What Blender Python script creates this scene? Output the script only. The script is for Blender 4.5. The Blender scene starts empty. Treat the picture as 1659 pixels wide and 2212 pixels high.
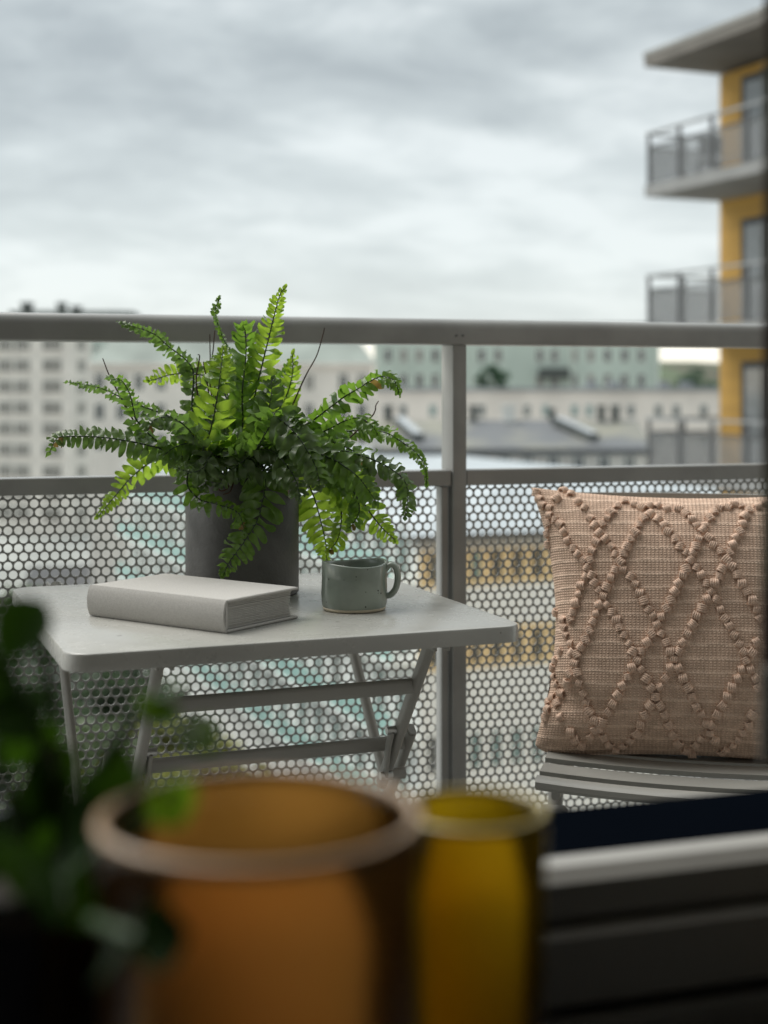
import bpy, math, random
from mathutils import Vector, Matrix
from mathutils.bvhtree import BVHTree

sc = bpy.context.scene
C = sc.collection
R = math.radians
rnd = random.Random(7)

# ------------------------------------------------------------------ camera, sky, sun, exposure
YAW = R(17.7)                     # the lens looks 17.7 degrees to the side of the railing's normal
CA, SA = math.cos(YAW), math.sin(YAW)
EYE = 1.02                        # lens height over the balcony floor (z = 0)
FPX, CX, HZ = 3072.0, 829.5, 835.0   # focal length, centre column and horizon row on a 1659 x 2212 sheet

def W(r, d, z=0.0):               # right / ahead of the camera foot -> world
    return Vector((r * CA + d * SA, -r * SA + d * CA, z))

def P(x, y, d):                   # a sighting on the sheet at distance d -> world
    return W((x - CX) / FPX * d, d, EYE - (y - HZ) / FPX * d)

cam_d = bpy.data.cameras.new('camera')
cam_d.lens = 50.0
cam_d.sensor_width = 36.0
cam_d.shift_y = -(1106 - HZ) / 2212.0
cam_d.clip_start = 0.02
cam_d.clip_end = 6000.0
cam_d.dof.use_dof = True
cam_d.dof.focus_distance = 1.95
cam_d.dof.aperture_fstop = 3.4
cam = bpy.data.objects.new('camera', cam_d)
C.objects.link(cam)
cam.location = (0, 0, EYE)
cam.rotation_euler = (R(90), 0, -YAW)
sc.camera = cam

SUN_EL = R(54)
sun_dir = (W(-0.72, 0.48).normalized() * math.cos(SUN_EL)) + Vector((0, 0, math.sin(SUN_EL)))
sun_d = bpy.data.lights.new('sun', 'SUN')
sun_d.energy = 1.2
sun_d.angle = R(50)
sun_d.color = (1.0, 0.96, 0.9)
sun = bpy.data.objects.new('sun', sun_d)
C.objects.link(sun)
sun.rotation_euler = sun_dir.to_track_quat('Z', 'Y').to_euler()

world = bpy.data.worlds.new('World')
sc.world = world
world.use_nodes = True
wt = world.node_tree
for n in list(wt.nodes):
    wt.nodes.remove(n)

def wn(kind, **kw):
    n = wt.nodes.new(kind)
    for k, v in kw.items():
        setattr(n, k, v)
    return n

def wl(a, b):
    wt.links.new(a, b)

def wmath(op, a, b=None, c=None, clamp=False):
    n = wn('ShaderNodeMath', operation=op, use_clamp=clamp)
    for i, v in enumerate((a, b, c)):
        if v is None:
            continue
        if isinstance(v, (int, float)):
            n.inputs[i].default_value = v
        else:
            wl(v, n.inputs[i])
    return n.outputs[0]

w_out = wn('ShaderNodeOutputWorld')
w_bg = wn('ShaderNodeBackground')
w_bg.inputs['Strength'].default_value = 0.1
w_sky = wn('ShaderNodeTexSky', sky_type='NISHITA', sun_disc=False)
w_sky.sun_elevation = SUN_EL
w_sky.sun_rotation = math.atan2(sun_dir.x, sun_dir.y)
w_tc = wn('ShaderNodeTexCoord')
w_sep = wn('ShaderNodeSeparateXYZ')
wl(w_tc.outputs['Generated'], w_sep.inputs[0])
w_z = wmath('MAXIMUM', w_sep.outputs['Z'], 0.0)
w_den = wmath('ADD', w_z, 0.24)
w_cmb = wn('ShaderNodeCombineXYZ')
wl(wmath('DIVIDE', w_sep.outputs['X'], w_den), w_cmb.inputs[0])
wl(wmath('DIVIDE', w_sep.outputs['Y'], w_den), w_cmb.inputs[1])

def wnoise(scale, detail, rough, dist, off):
    mp = wn('ShaderNodeMapping')
    mp.inputs['Location'].default_value = off
    mp.inputs['Rotation'].default_value = (0, 0, YAW)
    mp.inputs['Scale'].default_value = (0.8, 1.05, 1)
    wl(w_cmb.outputs[0], mp.inputs[0])
    n = wn('ShaderNodeTexNoise')
    n.inputs['Scale'].default_value = scale
    n.inputs['Detail'].default_value = detail
    n.inputs['Roughness'].default_value = rough
    n.inputs['Distortion'].default_value = dist
    wl(mp.outputs[0], n.inputs['Vector'])
    return n.outputs[0]

n1 = wnoise(1.25, 5, 0.5, 0.25, (-4.4, 2.2, 0))
n2 = wnoise(4.4, 8, 0.6, 0.3, (1.3, -6.2, 0))
mixn = wmath('ADD', wmath('MULTIPLY', n1, 0.55), wmath('MULTIPLY', n2, 0.45))
ramp = wn('ShaderNodeValToRGB')
els = ramp.color_ramp.elements
els[0].position = 0.39
els[0].color = (1.26, 1.40, 1.42, 1)
els[1].position = 0.60
els[1].color = (2.95, 3.11, 3.08, 1)
e = els.new(0.5)
e.color = (1.95, 2.12, 2.12, 1)
wl(mixn, ramp.inputs[0])
# the cloud deck thins and brightens towards the horizon
hz = wn('ShaderNodeMapRange')
hz.inputs['From Min'].default_value = 0.0
hz.inputs['From Max'].default_value = 0.30
hz.inputs['To Min'].default_value = 0.68
hz.inputs['To Max'].default_value = 0.0
wl(w_z, hz.inputs[0])
mx1 = wn('ShaderNodeMix', data_type='RGBA')
wl(hz.outputs[0], mx1.inputs['Factor'])
wl(ramp.outputs[0], mx1.inputs['A'])
mx1.inputs['B'].default_value = (3.3, 3.52, 3.5, 1)
low = wn('ShaderNodeMapRange')
low.inputs['From Min'].default_value = 0.015
low.inputs['From Max'].default_value = 0.045
low.inputs['To Min'].default_value = 0.9
low.inputs['To Max'].default_value = 0.0
wl(w_z, low.inputs[0])
mx2 = wn('ShaderNodeMix', data_type='RGBA')
wl(low.outputs[0], mx2.inputs['Factor'])
wl(mx1.outputs['Result'], mx2.inputs['A'])
mx2.inputs['B'].default_value = (6.0, 5.6, 4.7, 1)
mx3 = wn('ShaderNodeMix', data_type='RGBA')
mx3.inputs['Factor'].default_value = 0.94
wl(w_sky.outputs[0], mx3.inputs['A'])
zen = wn('ShaderNodeMapRange')          # overcast decks are brighter overhead than at the horizon
zen.inputs['From Min'].default_value = 0.22
zen.inputs['From Max'].default_value = 1.0
zen.inputs['To Min'].default_value = 1.0
zen.inputs['To Max'].default_value = 2.2
wl(w_z, zen.inputs[0])
zmul = wn('ShaderNodeMix', data_type='RGBA', blend_type='MULTIPLY')
zmul.inputs['Factor'].default_value = 1.0
wl(mx2.outputs['Result'], zmul.inputs['A'])
wl(zen.outputs[0], zmul.inputs['B'])
wl(zmul.outputs['Result'], mx3.inputs['B'])
wl(mx3.outputs['Result'], w_bg.inputs['Color'])
wl(w_bg.outputs[0], w_out.inputs['Surface'])

sc.view_settings.view_transform = 'Standard'
sc.view_settings.look = 'None'
sc.view_settings.exposure = 1.44
sc.view_settings.gamma = 1.0
sc.view_settings.use_curve_mapping = False
sc.render.engine = 'CYCLES'
cy = sc.cycles
cy.use_denoising = True
cy.use_adaptive_sampling = False
cy.max_bounces = 8
cy.diffuse_bounces = 4
cy.glossy_bounces = 3
cy.transmission_bounces = 5
cy.transparent_max_bounces = 10
cy.sample_clamp_indirect = 6
cy.caustics_reflective = False
cy.caustics_refractive = False

# ------------------------------------------------------------------ materials
MATS = {}

def mat(name, col, rough=0.6, var=0.08, scale=8.0, bump=0.0, bscale=60.0, spec=0.5, metal=0.0,
        transl=0.0, tcol=None, coat=0.0, detail=4.0, col2=None, lo=0.4, hi=0.6):
    if name in MATS:
        return MATS[name]
    m = bpy.data.materials.new(name)
    m.use_nodes = True
    nt = m.node_tree
    b = nt.nodes['Principled BSDF']
    tc = nt.nodes.new('ShaderNodeTexCoord')
    nz = nt.nodes.new('ShaderNodeTexNoise')
    nz.inputs['Scale'].default_value = scale
    nz.inputs['Detail'].default_value = detail
    nt.links.new(tc.outputs['Object'], nz.inputs['Vector'])
    mr = nt.nodes.new('ShaderNodeMapRange')
    mr.inputs['From Min'].default_value = lo
    mr.inputs['From Max'].default_value = hi
    nt.links.new(nz.outputs[0], mr.inputs[0])
    mx = nt.nodes.new('ShaderNodeMix')
    mx.data_type = 'RGBA'
    nt.links.new(mr.outputs[0], mx.inputs['Factor'])
    ca = tuple(max(0.0, c * (1 - var)) for c in col)
    cb = col2 if col2 else tuple(min(1.0, c * (1 + var)) for c in col)
    mx.inputs['A'].default_value = (*ca, 1)
    mx.inputs['B'].default_value = (*cb, 1)
    nt.links.new(mx.outputs['Result'], b.inputs['Base Color'])
    b.inputs['Roughness'].default_value = rough
    b.inputs['Specular IOR Level'].default_value = spec
    b.inputs['Metallic'].default_value = metal
    b.inputs['Coat Weight'].default_value = coat
    b.inputs['Coat Roughness'].default_value = 0.08
    nb = None
    if bump > 0:
        n2 = nt.nodes.new('ShaderNodeTexNoise')
        n2.inputs['Scale'].default_value = bscale
        n2.inputs['Detail'].default_value = 3
        nt.links.new(tc.outputs['Object'], n2.inputs['Vector'])
        nb = nt.nodes.new('ShaderNodeBump')
        nb.inputs['Strength'].default_value = bump
        nb.inputs['Distance'].default_value = 0.002
        nt.links.new(n2.outputs[0], nb.inputs['Height'])
        nt.links.new(nb.outputs[0], b.inputs['Normal'])
    if transl > 0:
        t = nt.nodes.new('ShaderNodeBsdfTranslucent')
        if tcol is None:
            nt.links.new(mx.outputs['Result'], t.inputs['Color'])
        else:
            t.inputs['Color'].default_value = (*tcol, 1)
        ms = nt.nodes.new('ShaderNodeMixShader')
        ms.inputs[0].default_value = transl
        nt.links.new(b.outputs[0], ms.inputs[1])
        nt.links.new(t.outputs[0], ms.inputs[2])
        nt.links.new(ms.outputs[0], nt.nodes['Material Output'].inputs['Surface'])
    MATS[name] = m
    return m

def mat_see_through(name, col, opac, rough=0.3):
    m = mat(name, col, rough)
    nt = m.node_tree
    b = nt.nodes['Principled BSDF']
    t = nt.nodes.new('ShaderNodeBsdfTransparent')
    ms = nt.nodes.new('ShaderNodeMixShader')
    ms.inputs[0].default_value = opac
    nt.links.new(t.outputs[0], ms.inputs[1])
    nt.links.new(b.outputs[0], ms.inputs[2])
    nt.links.new(ms.outputs[0], nt.nodes['Material Output'].inputs['Surface'])
    return m

M_rail = mat('rail_grey_paint', (0.34, 0.34, 0.33), 0.27, 0.10, 7, 0.06, 300)
M_panel = mat('panel_grey_paint', (0.34, 0.34, 0.325), 0.42, 0.08, 4)
M_table = mat('table_greige_paint', (0.40, 0.395, 0.365), 0.30, 0.06, 5, 0.04, 500, spec=1.0)
M_tleg = mat('table_leg_shaded_paint', (0.34, 0.33, 0.30), 0.42, 0.06, 6, 0.03, 400)  # darker copy of the table paint: shade under the top put in
nt = M_table.node_tree         # smudges, dried drops and small chips in the paint
bsdf = nt.nodes['Principled BSDF']
tcn = nt.nodes.new('ShaderNodeTexCoord')
sm = nt.nodes.new('ShaderNodeTexNoise'); sm.inputs['Scale'].default_value = 9; sm.inputs['Detail'].default_value = 6; sm.inputs['Roughness'].default_value = .65
nt.links.new(tcn.outputs['Object'], sm.inputs['Vector'])
rr = nt.nodes.new('ShaderNodeMapRange'); rr.inputs['From Min'].default_value = .35; rr.inputs['From Max'].default_value = .68; rr.inputs['To Min'].default_value = .20; rr.inputs['To Max'].default_value = .36
nt.links.new(sm.outputs[0], rr.inputs[0]); nt.links.new(rr.outputs[0], bsdf.inputs['Roughness'])
vo = nt.nodes.new('ShaderNodeTexVoronoi'); vo.inputs['Scale'].default_value = 38
nt.links.new(tcn.outputs['Object'], vo.inputs['Vector'])
sp_ = nt.nodes.new('ShaderNodeSeparateColor'); nt.links.new(vo.outputs['Color'], sp_.inputs[0])
k1 = nt.nodes.new('ShaderNodeMath'); k1.operation = 'MULTIPLY'; k1.inputs[1].default_value = .16; nt.links.new(sp_.outputs[0], k1.inputs[0])
k2 = nt.nodes.new('ShaderNodeMath'); k2.operation = 'LESS_THAN'; nt.links.new(vo.outputs['Distance'], k2.inputs[0]); nt.links.new(k1.outputs[0], k2.inputs[1])
k3 = nt.nodes.new('ShaderNodeMath'); k3.operation = 'GREATER_THAN'; k3.inputs[1].default_value = .88; nt.links.new(sp_.outputs[1], k3.inputs[0])
k4 = nt.nodes.new('ShaderNodeMath'); k4.operation = 'MULTIPLY'; nt.links.new(k2.outputs[0], k4.inputs[0]); nt.links.new(k3.outputs[0], k4.inputs[1])
k5 = nt.nodes.new('ShaderNodeMix'); k5.data_type = 'RGBA'; src = bsdf.inputs['Base Color'].links[0].from_socket
nt.links.new(k4.outputs[0], k5.inputs['Factor']); nt.links.new(src, k5.inputs['A']); k5.inputs['B'].default_value = (.22, .21, .185, 1)
nt.links.new(k5.outputs['Result'], bsdf.inputs['Base Color'])
M_steel = mat('bolt_steel', (0.5, 0.5, 0.48), 0.3, 0.05, 8, metal=1.0)
M_chair = mat('chair_grey_paint', (0.33, 0.325, 0.30), 0.42, 0.05, 5)
M_rubber = mat('black_rubber', (0.02, 0.02, 0.02), 0.6)

# ------------------------------------------------------------------ mesh helpers
class MB:
    def __init__(self):
        self.v, self.f, self.s = [], [], []
        self.smooth_from = None

    def add(self, vs, fs, smooth=False):
        o = len(self.v)
        self.v.extend([tuple(p) for p in vs])
        for f in fs:
            self.f.append(tuple(i + o for i in f))
            self.s.append(smooth)

    def box(self, c, s, rz=0.0, m=None):
        x, y, z = s[0] / 2, s[1] / 2, s[2] / 2
        vs = [Vector((sx * x, sy * y, sz * z)) for sz in (-1, 1) for sy in (-1, 1) for sx in (-1, 1)]
        if m is None:
            m = Matrix.Rotation(rz, 3, 'Z')
        vs = [m @ v + Vector(c) for v in vs]
        self.add(vs, [(0, 2, 3, 1), (4, 5, 7, 6), (0, 1, 5, 4), (2, 6, 7, 3), (0, 4, 6, 2), (1, 3, 7, 5)])

    def bbox(self, lo, hi, bev=0.0):
        lo, hi = Vector(lo), Vector(hi)
        if bev <= 0:
            self.box((lo + hi) / 2, hi - lo)
            return
        # chamfered box, 3 slabs of an octagon-like outline
        c = (lo + hi) / 2
        h = (hi - lo) / 2
        b = min(bev, h.x * .9, h.y * .9, h.z * .9)
        vs, fs = [], []
        idx = {}
        for ax in range(3):
            for s in (-1, 1):
                o = [a for a in range(3) if a != ax]
                for s1 in (-1, 1):
                    for s2 in (-1, 1):
                        p = [0, 0, 0]
                        p[ax] = s * h[ax]
                        p[o[0]] = s1 * (h[o[0]] - b)
                        p[o[1]] = s2 * (h[o[1]] - b)
                        key = [0, 0, 0]
                        key[ax] = s
                        key[o[0]] = s1
                        key[o[1]] = s2
                        idx[(ax, tuple(key))] = len(vs)
                        vs.append(Vector(p) + c)
        for ax in range(3):
            o = [a for a in range(3) if a != ax]
            for s in (-1, 1):
                q = []
                for s1, s2 in ((-1, -1), (1, -1), (1, 1), (-1, 1)):
                    k = [0, 0, 0]
                    k[ax] = s
                    k[o[0]] = s1
                    k[o[1]] = s2
                    q.append(idx[(ax, tuple(k))])
                fs.append(tuple(q))
        for ax in range(3):      # edges running along ax
            o = [a for a in range(3) if a != ax]
            for s1 in (-1, 1):
                for s2 in (-1, 1):
                    q = []
                    for a_, sx in ((o[0], -1), (o[0], 1), (o[1], 1), (o[1], -1)):
                        k = [0, 0, 0]
                        k[ax] = sx
                        k[o[0]] = s1
                        k[o[1]] = s2
                        q.append(idx[(a_, tuple(k))])
                    fs.append(tuple(q))
        for sx in (-1, 1):
            for sy in (-1, 1):
                for sz in (-1, 1):
                    fs.append(tuple(idx[(a, (sx, sy, sz))] for a in range(3)))
        self.add(vs, fs)

    def tube(self, pts, rad, n=8, cap=True, flat=1.0, up=None, smooth=True):
        pts = [Vector(p) for p in pts]
        k = len(pts)
        rads = rad if isinstance(rad, (list, tuple)) else [rad] * k
        vs = []
        prev = None
        for i, p in enumerate(pts):
            t = (pts[min(i + 1, k - 1)] - pts[max(i - 1, 0)])
            if t.length < 1e-9:
                t = Vector((0, 0, 1))
            t.normalize()
            if prev is None:
                u = up.copy() if up is not None else (Vector((0, 0, 1)) if abs(t.z) < .9 else Vector((1, 0, 0)))
            else:
                u = prev
            u = u - t * u.dot(t)
            u.normalize()
            prev = u
            w = t.cross(u)
            for j in range(n):
                a = 2 * math.pi * j / n
                vs.append(p + (u * math.cos(a) * flat + w * math.sin(a)) * rads[i])
        fs = []
        for i in range(k - 1):
            for j in range(n):
                a, b = i * n + j, i * n + (j + 1) % n
                fs.append((a, b, b + n, a + n))
        self.add(vs, fs, smooth)
        if cap:
            self.add(vs[:n], [tuple(range(n - 1, -1, -1))])
            self.add(vs[-n:], [tuple(range(n))])

    def bar(self, a, b, w, h, up=(0, 0, 1), bev=0.0):      # rectangular bar, rounded to an 8-gon when bev
        a, b = Vector(a), Vector(b)
        t = (b - a).normalized()
        u = Vector(up)
        u = (u - t * u.dot(t)).normalized()
        s = t.cross(u)
        if bev > 0:
            prof = []
            for (sx, sy) in ((1, 1), (-1, 1), (-1, -1), (1, -1)):
                cx, cy = sx * (w / 2 - bev), sy * (h / 2 - bev)
                base = math.atan2(sy, sx) - math.pi / 4
                for q in range(4):
                    an = base + q * math.pi / 6
                    prof.append((cx + bev * math.cos(an), cy + bev * math.sin(an)))
        else:
            prof = [(w / 2, h / 2), (-w / 2, h / 2), (-w / 2, -h / 2), (w / 2, -h / 2)]
        n = len(prof)
        vs = [a + s * x + u * y for x, y in prof] + [b + s * x + u * y for x, y in prof]
        self.add(vs, [(j, (j + 1) % n, (j + 1) % n + n, j + n) for j in range(n)], bev > 0)
        self.add(vs[:n], [tuple(range(n - 1, -1, -1))])
        self.add(vs[n:], [tuple(range(n))])

    def lathe(self, prof, n=48, c=(0, 0, 0), smooth=True, close=False, wob=None):
        c = Vector(c)
        vs = []
        for k, (r, z) in enumerate(prof):
            for j in range(n):
                a = 2 * math.pi * j / n
                rr = r * (wob(a, z) if wob else 1)
                vs.append(c + Vector((rr * math.cos(a), rr * math.sin(a), z)))
        fs = []
        m = len(prof)
        for i in range(m - 1 if not close else m):
            for j in range(n):
                a, b = i * n + j, i * n + (j + 1) % n
                i2 = ((i + 1) % m) * n
                fs.append((a, b, i2 + (j + 1) % n, i2 + j))
        self.add(vs, fs, smooth)
        return self

    def disc(self, r, z, n=48, c=(0, 0, 0), flip=False):
        c = Vector(c)
        vs = [c + Vector((r * math.cos(2 * math.pi * j / n), r * math.sin(2 * math.pi * j / n), z)) for j in range(n)]
        self.add(vs, [tuple(range(n - 1, -1, -1)) if flip else tuple(range(n))])

    def mesh(self, name):
        me = bpy.data.meshes.new(name)
        me.from_pydata(self.v, [], self.f)
        me.polygons.foreach_set('use_smooth', self.s)
        me.update()
        return me

def obj(name, mb, m, parent=None, loc=None, rot=None):
    me = mb.mesh(name) if isinstance(mb, MB) else mb
    if m is not None and not me.materials:
        me.materials.append(m)
    o = bpy.data.objects.new(name, me)
    C.objects.link(o)
    if parent is not None:
        o.parent = parent
    if loc is not None:
        o.location = loc
    if rot is not None:
        o.rotation_euler = rot
    return o

def smooth_auto(o, ang=35):
    me = o.data
    me.polygons.foreach_set('use_smooth', [True] * len(me.polygons))
    try:
        me.set_sharp_from_angle(angle=R(ang))
    except Exception:
        pass
    return o

def thing(name, label, cat, loc=(0, 0, 0), rz=0.0, group=None):
    o = bpy.data.objects.new(name, None)
    o.empty_display_size = 0.05
    C.objects.link(o)
    o.location = loc
    o.rotation_euler = (0, 0, rz)
    tag(o, label, cat, group)
    return o

def tag(o, label, cat, group=None, kind=None):
    if label:
        o['label'] = label
    if cat:
        o['category'] = cat
    if group:
        o['group'] = group
    if kind:
        o['kind'] = kind
    return o

def struct(name, mb, m, parent=None):
    o = obj(name, mb, m, parent)
    if parent is None:
        o['kind'] = 'structure'
    return o

def catmull(pts, per=8):
    pts = [Vector(p) for p in pts]
    P_ = [pts[0] * 2 - pts[1]] + pts + [pts[-1] * 2 - pts[-2]]
    out = []
    for i in range(1, len(P_) - 2):
        a, b, c, d = P_[i - 1], P_[i], P_[i + 1], P_[i + 2]
        for k in range(per):
            t = k / per
            out.append(0.5 * ((2 * b) + (c - a) * t + (2 * a - 5 * b + 4 * c - d) * t * t + (3 * b - a - 3 * c + d) * t ** 3))
    out.append(pts[-1].copy())
    return out

# ------------------------------------------------------------------ the setting: ground, own building, room
GZ = -20.0
M_ground = mat('ground_paving', (0.33, 0.34, 0.32), 0.9, 0.2, 0.05)
mb = MB()
mb.add([(-3000, -3000, GZ), (3000, -3000, GZ), (3000, 3000, GZ), (-3000, 3000, GZ)], [(0, 1, 2, 3)])
struct('ground', mb, M_ground)
M_asph = mat('asphalt', (0.07, 0.072, 0.075), 0.9, 0.2, 0.4)
a_, b_ = W(-60, 30), W(-14, 70)
mb = MB()
t_ = (W(-34, 140) - W(-11, 25)).normalized()
road_s = Vector((t_.y, -t_.x, 0))
road_t = t_.copy()
road_p = W(-6, 10)
p0, p1 = W(-6, 10), W(-6, 10) + t_ * 160
mb.add([p0 - road_s * 4 + Vector((0, 0, GZ + .004)), p0 + road_s * 4 + Vector((0, 0, GZ + .004)),
        p1 + road_s * 4 + Vector((0, 0, GZ + .004)), p1 - road_s * 4 + Vector((0, 0, GZ + .004))], [(0, 1, 2, 3)])
struct('road', mb, M_asph)

# balcony slab
M_conc = mat('balcony_concrete', (0.20, 0.20, 0.19), 0.85, 0.1, 6, 0.2, 120)
mb = MB()
mb.bbox((-3.2, 0.955, -0.20), (3.4, 2.42, 0.0))
struct('balcony_floor', mb, M_conc)

# facade wall with the window opening (x -1.7..0.60, z 0.62..2.35)
M_fac = mat('facade_render', (0.26, 0.255, 0.245), 0.9, 0.06, 2, 0.2, 90)
M_room = mat('room_paint', (0.80, 0.78, 0.73), 0.8, 0.04, 2)
OX0, OX1, OZ0, OZ1 = -1.70, 0.66, 0.625, 2.36
WY0, WY1 = 0.80, 0.95
mb = MB(); mb.bbox((-14, WY0, GZ), (OX0, WY1, 13)); struct('wall_left', mb, M_fac)
mb = MB(); mb.bbox((OX1, WY0, GZ), (9, WY1, 13)); struct('wall_right', mb, M_fac)
mb = MB(); mb.bbox((OX0, WY0, GZ), (OX1, WY1, OZ0)); struct('wall_below_window', mb, M_fac)
mb = MB(); mb.bbox((OX0, WY0, OZ1), (OX1, WY1, 13)); struct('wall_above_window', mb, M_fac)
M_floor_in = mat('room_floor_wood', (0.34, 0.25, 0.17), 0.5, 0.2, 6)
mb = MB(); mb.bbox((-3, -3.6, -0.1), (2.6, WY0 - .002, 0.0)); struct('room_floor', mb, M_floor_in)
mb = MB(); mb.bbox((-3, -3.6, 2.6), (2.6, WY0 - .002, 2.7)); struct('ceiling', mb, M_room)
mb = MB(); mb.bbox((-3.1, -3.6, -.1), (-3.002, WY0 - .002, 2.7)); struct('wall_room_left', mb, M_room)
mb = MB(); mb.bbox((2.602, -3.6, -.1), (2.7, WY0 - .002, 2.7)); struct('wall_room_right', mb, M_room)
mb = MB(); mb.bbox((-3.1, -3.7, -.1), (2.7, -3.602, 2.7)); struct('wall_room_back', mb, M_room)

# the window frame: dark outer sill, pale inner frame with a groove
M_wdark = mat('window_dark_metal', (0.002, 0.003, 0.005), 0.9, 0.05, 8, spec=.0)
M_wpale = mat('window_pale_paint', (0.32, 0.31, 0.285), 0.45, 0.05, 5)
win = bpy.data.objects.new('window', None)
C.objects.link(win)
win['kind'] = 'structure'
win['label'] = 'open window with pale inner frame and dark outer sill'
zt = EYE - 0.303
mb = MB(); mb.bbox((OX0 - .02, 0.851, OZ0), (OX1, 0.948, zt - .004), .004); obj('outer_sill', mb, M_wdark, win)
mb = MB(); mb.bbox((OX0, 0.812, zt - .036), (OX1, 0.849, zt), .008); obj('frame_bottom', mb, M_wpale, win)
mb = MB(); mb.bbox((OX0, 0.806, zt - .084), (OX1, 0.849, zt - .0361), .004); obj('frame_lower_lip', mb, M_wpale, win)
mb = MB(); mb.bbox((OX0, 0.812, OZ0 + .002), (OX0 + .05, 0.93, OZ1 - .002), .005); obj('frame_jamb', mb, M_wpale, win)
mb = MB(); mb.bbox((OX1 - .012, 0.87, OZ0 + .1), (OX1 - .001, 0.94, OZ1 - .002), .003); obj('frame_jamb', mb, M_wdark, win)
mb = MB(); mb.bbox((OX0 + .052, 0.812, OZ1 - .05), (OX1 - .014, 0.93, OZ1 - .001), .005); obj('frame_top', mb, M_wpale, win)

# ------------------------------------------------------------------ city: generic block
def cityblock(name, label, cat, r, d, phi, w, dep, ztop, wallm, zbot=GZ):
    root = thing(name, label, cat, W(r, d, zbot), phi - YAW)
    mb = MB()
    mb.bbox((0, 0, 0), (w, dep, ztop - zbot))
    obj('wall', mb, wallm, root)
    return root

M_glass = mat('window_dark_glass', (0.035, 0.045, 0.05), 0.12, 0.3, 0.7)
M_glass_t = mat('window_teal_glass', (0.16, 0.26, 0.25), 0.15, 0.25, 0.7)
M_glass_c = mat('window_grey_curtain', (0.10, 0.105, 0.10), 0.2, 0.6, 0.9)
M_glass_b = mat('window_blind_haze', (0.20, 0.19, 0.17), 0.3, 0.35, 0.5)  # beige blinds; on the tower block, glass lightened to stand for haze
M_frame_w = mat('window_white_frame', (0.7, 0.7, 0.67), 0.6)
WM = {}

def window_meshes(w, h, mull, framem, glassm):
    k = (round(w, 2), round(h, 2), mull, framem.name, glassm.name)
    if k in WM:
        return WM[k]
    f, g = MB(), MB()
    t = min(0.09, w * .12)
    f.bbox((-w / 2, -.06, 0), (-w / 2 + t, .02, h))
    f.bbox((w / 2 - t, -.06, 0), (w / 2, .02, h))
    f.bbox((-w / 2 + t, -.058, 0), (w / 2 - t, .02, t))
    f.bbox((-w / 2 + t, -.058, h - t), (w / 2 - t, .02, h))
    for i in range(1, mull + 1):
        x = -w / 2 + w * i / (mull + 1)
        f.bbox((x - t / 2, -.056, t), (x + t / 2, .02, h - t))
    g.bbox((-w / 2 + t * .5, -.03, t * .5), (w / 2 - t * .5, .01, h - t * .5))
    fm, gm = f.mesh('window'), g.mesh('pane')
    fm.materials.append(framem)
    gm.materials.append(glassm)
    WM[k] = (fm, gm)
    return WM[k]

def put_window(root, loc, w, h, mull=1, framem=None, glassm=None, rz=0.0):
    if glassm is None:
        glassm = rnd.choice((M_glass, M_glass, M_glass_c, M_glass_b))
    elif glassm is M_glass_t and rnd.random() < .3:
        glassm = M_glass_c
    fm, gm = window_meshes(w, h, mull, framem or M_frame_w, glassm)
    o = obj('window', fm, None, root, loc, (0, 0, rz))
    obj('pane', gm, None, o)
    return o

def lx(x, d, r0, d0, phi):          # facade abscissa of the sight line through column x
    k = (x - CX) / FPX
    c, s = math.cos(phi), math.sin(phi)
    return (k * d0 - r0) / (c - k * s)

# pale tower block on the left
M_cream = mat('cream_render', (0.70, 0.665, 0.615), 0.9, 0.06, 0.3)
M_cream2 = mat('pink_cream_render', (0.74, 0.68, 0.625), 0.9, 0.06, 0.3)
M_dkroof = mat('dark_roof_felt', (0.085, 0.095, 0.09), 0.8, 0.15, 0.3)
r0, d0, phi = (-60 - CX) / FPX * 205, 205.0, R(-20)
wa = lx(152, 0, r0, d0, phi)
ta = cityblock('tower_block', 'tall cream apartment tower with rows of wide dark windows, beside the left edge', 'building', r0, d0, phi, wa, 5.5, 9.0, M_cream)
for i in range(9):
    zz = 6.2 - 3.0 * i - GZ
    for xc, ww in ((12, 2.6), (49, 2.6), (113, 3.2)):
        x = lx(xc, 0, r0, d0, phi)
        put_window(ta, (x, -.005, zz - .15), ww, 1.95, 3, glassm=M_glass_b)  # tower glass lightened: distance haze put into its colour
        mbx = MB(); mbx.bbox((x - ww / 2 - .3, -.16, zz - .35), (x + ww / 2 + .3, -.002, zz - .1)); obj('sill', mbx, M_cream2, ta)
    put_window(ta, (wa + .005, 2.8, zz - .15), 2.2, 1.9, 2, rz=R(90), glassm=M_glass_b)
mb = MB(); mb.bbox((-.4, -.4, 9.002 - GZ), (wa + .4, 5.9, 9.35 - GZ)); obj('roof', mb, M_dkroof, ta)

# the far block whose dark roof and vents show over the handrail
M_palegreen = mat('pale_green_render', (0.50, 0.575, 0.52), 0.9, 0.06, 0.2)
r0, d0, phi = (28 - CX) / FPX * 270, 270.0, R(4)
wf = lx(283, 0, r0, d0, phi)
tf = cityblock('far_block', 'far pale green block with flat dark roof and dark vents seen over the handrail', 'building', r0, d0, phi, wf, 12, 14.6, M_palegreen)
mb = MB(); mb.bbox((-.6, -.6, 14.602 - GZ), (wf + .5, 12.5, 15.4 - GZ)); rf = obj('roof', mb, M_dkroof, tf)
for xc, s_, hh in ((55, 1.9, 1.7), (130, 1.5, 1.7), (162, 1.7, 1.0)):
    x = lx(xc, 0, r0, d0, phi)
    mb = MB(); mb.bbox((x - s_ / 2, 1, 15.4 - GZ), (x + s_ / 2, 3, 15.4 + hh * .75 - GZ)); mb.bbox((x - s_ * .62, .8, 15.402 + hh * .75 - GZ), (x + s_ * .62, 3.2, 15.4 + hh - GZ))
    obj('vent', mb, M_dkroof, rf)
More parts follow.
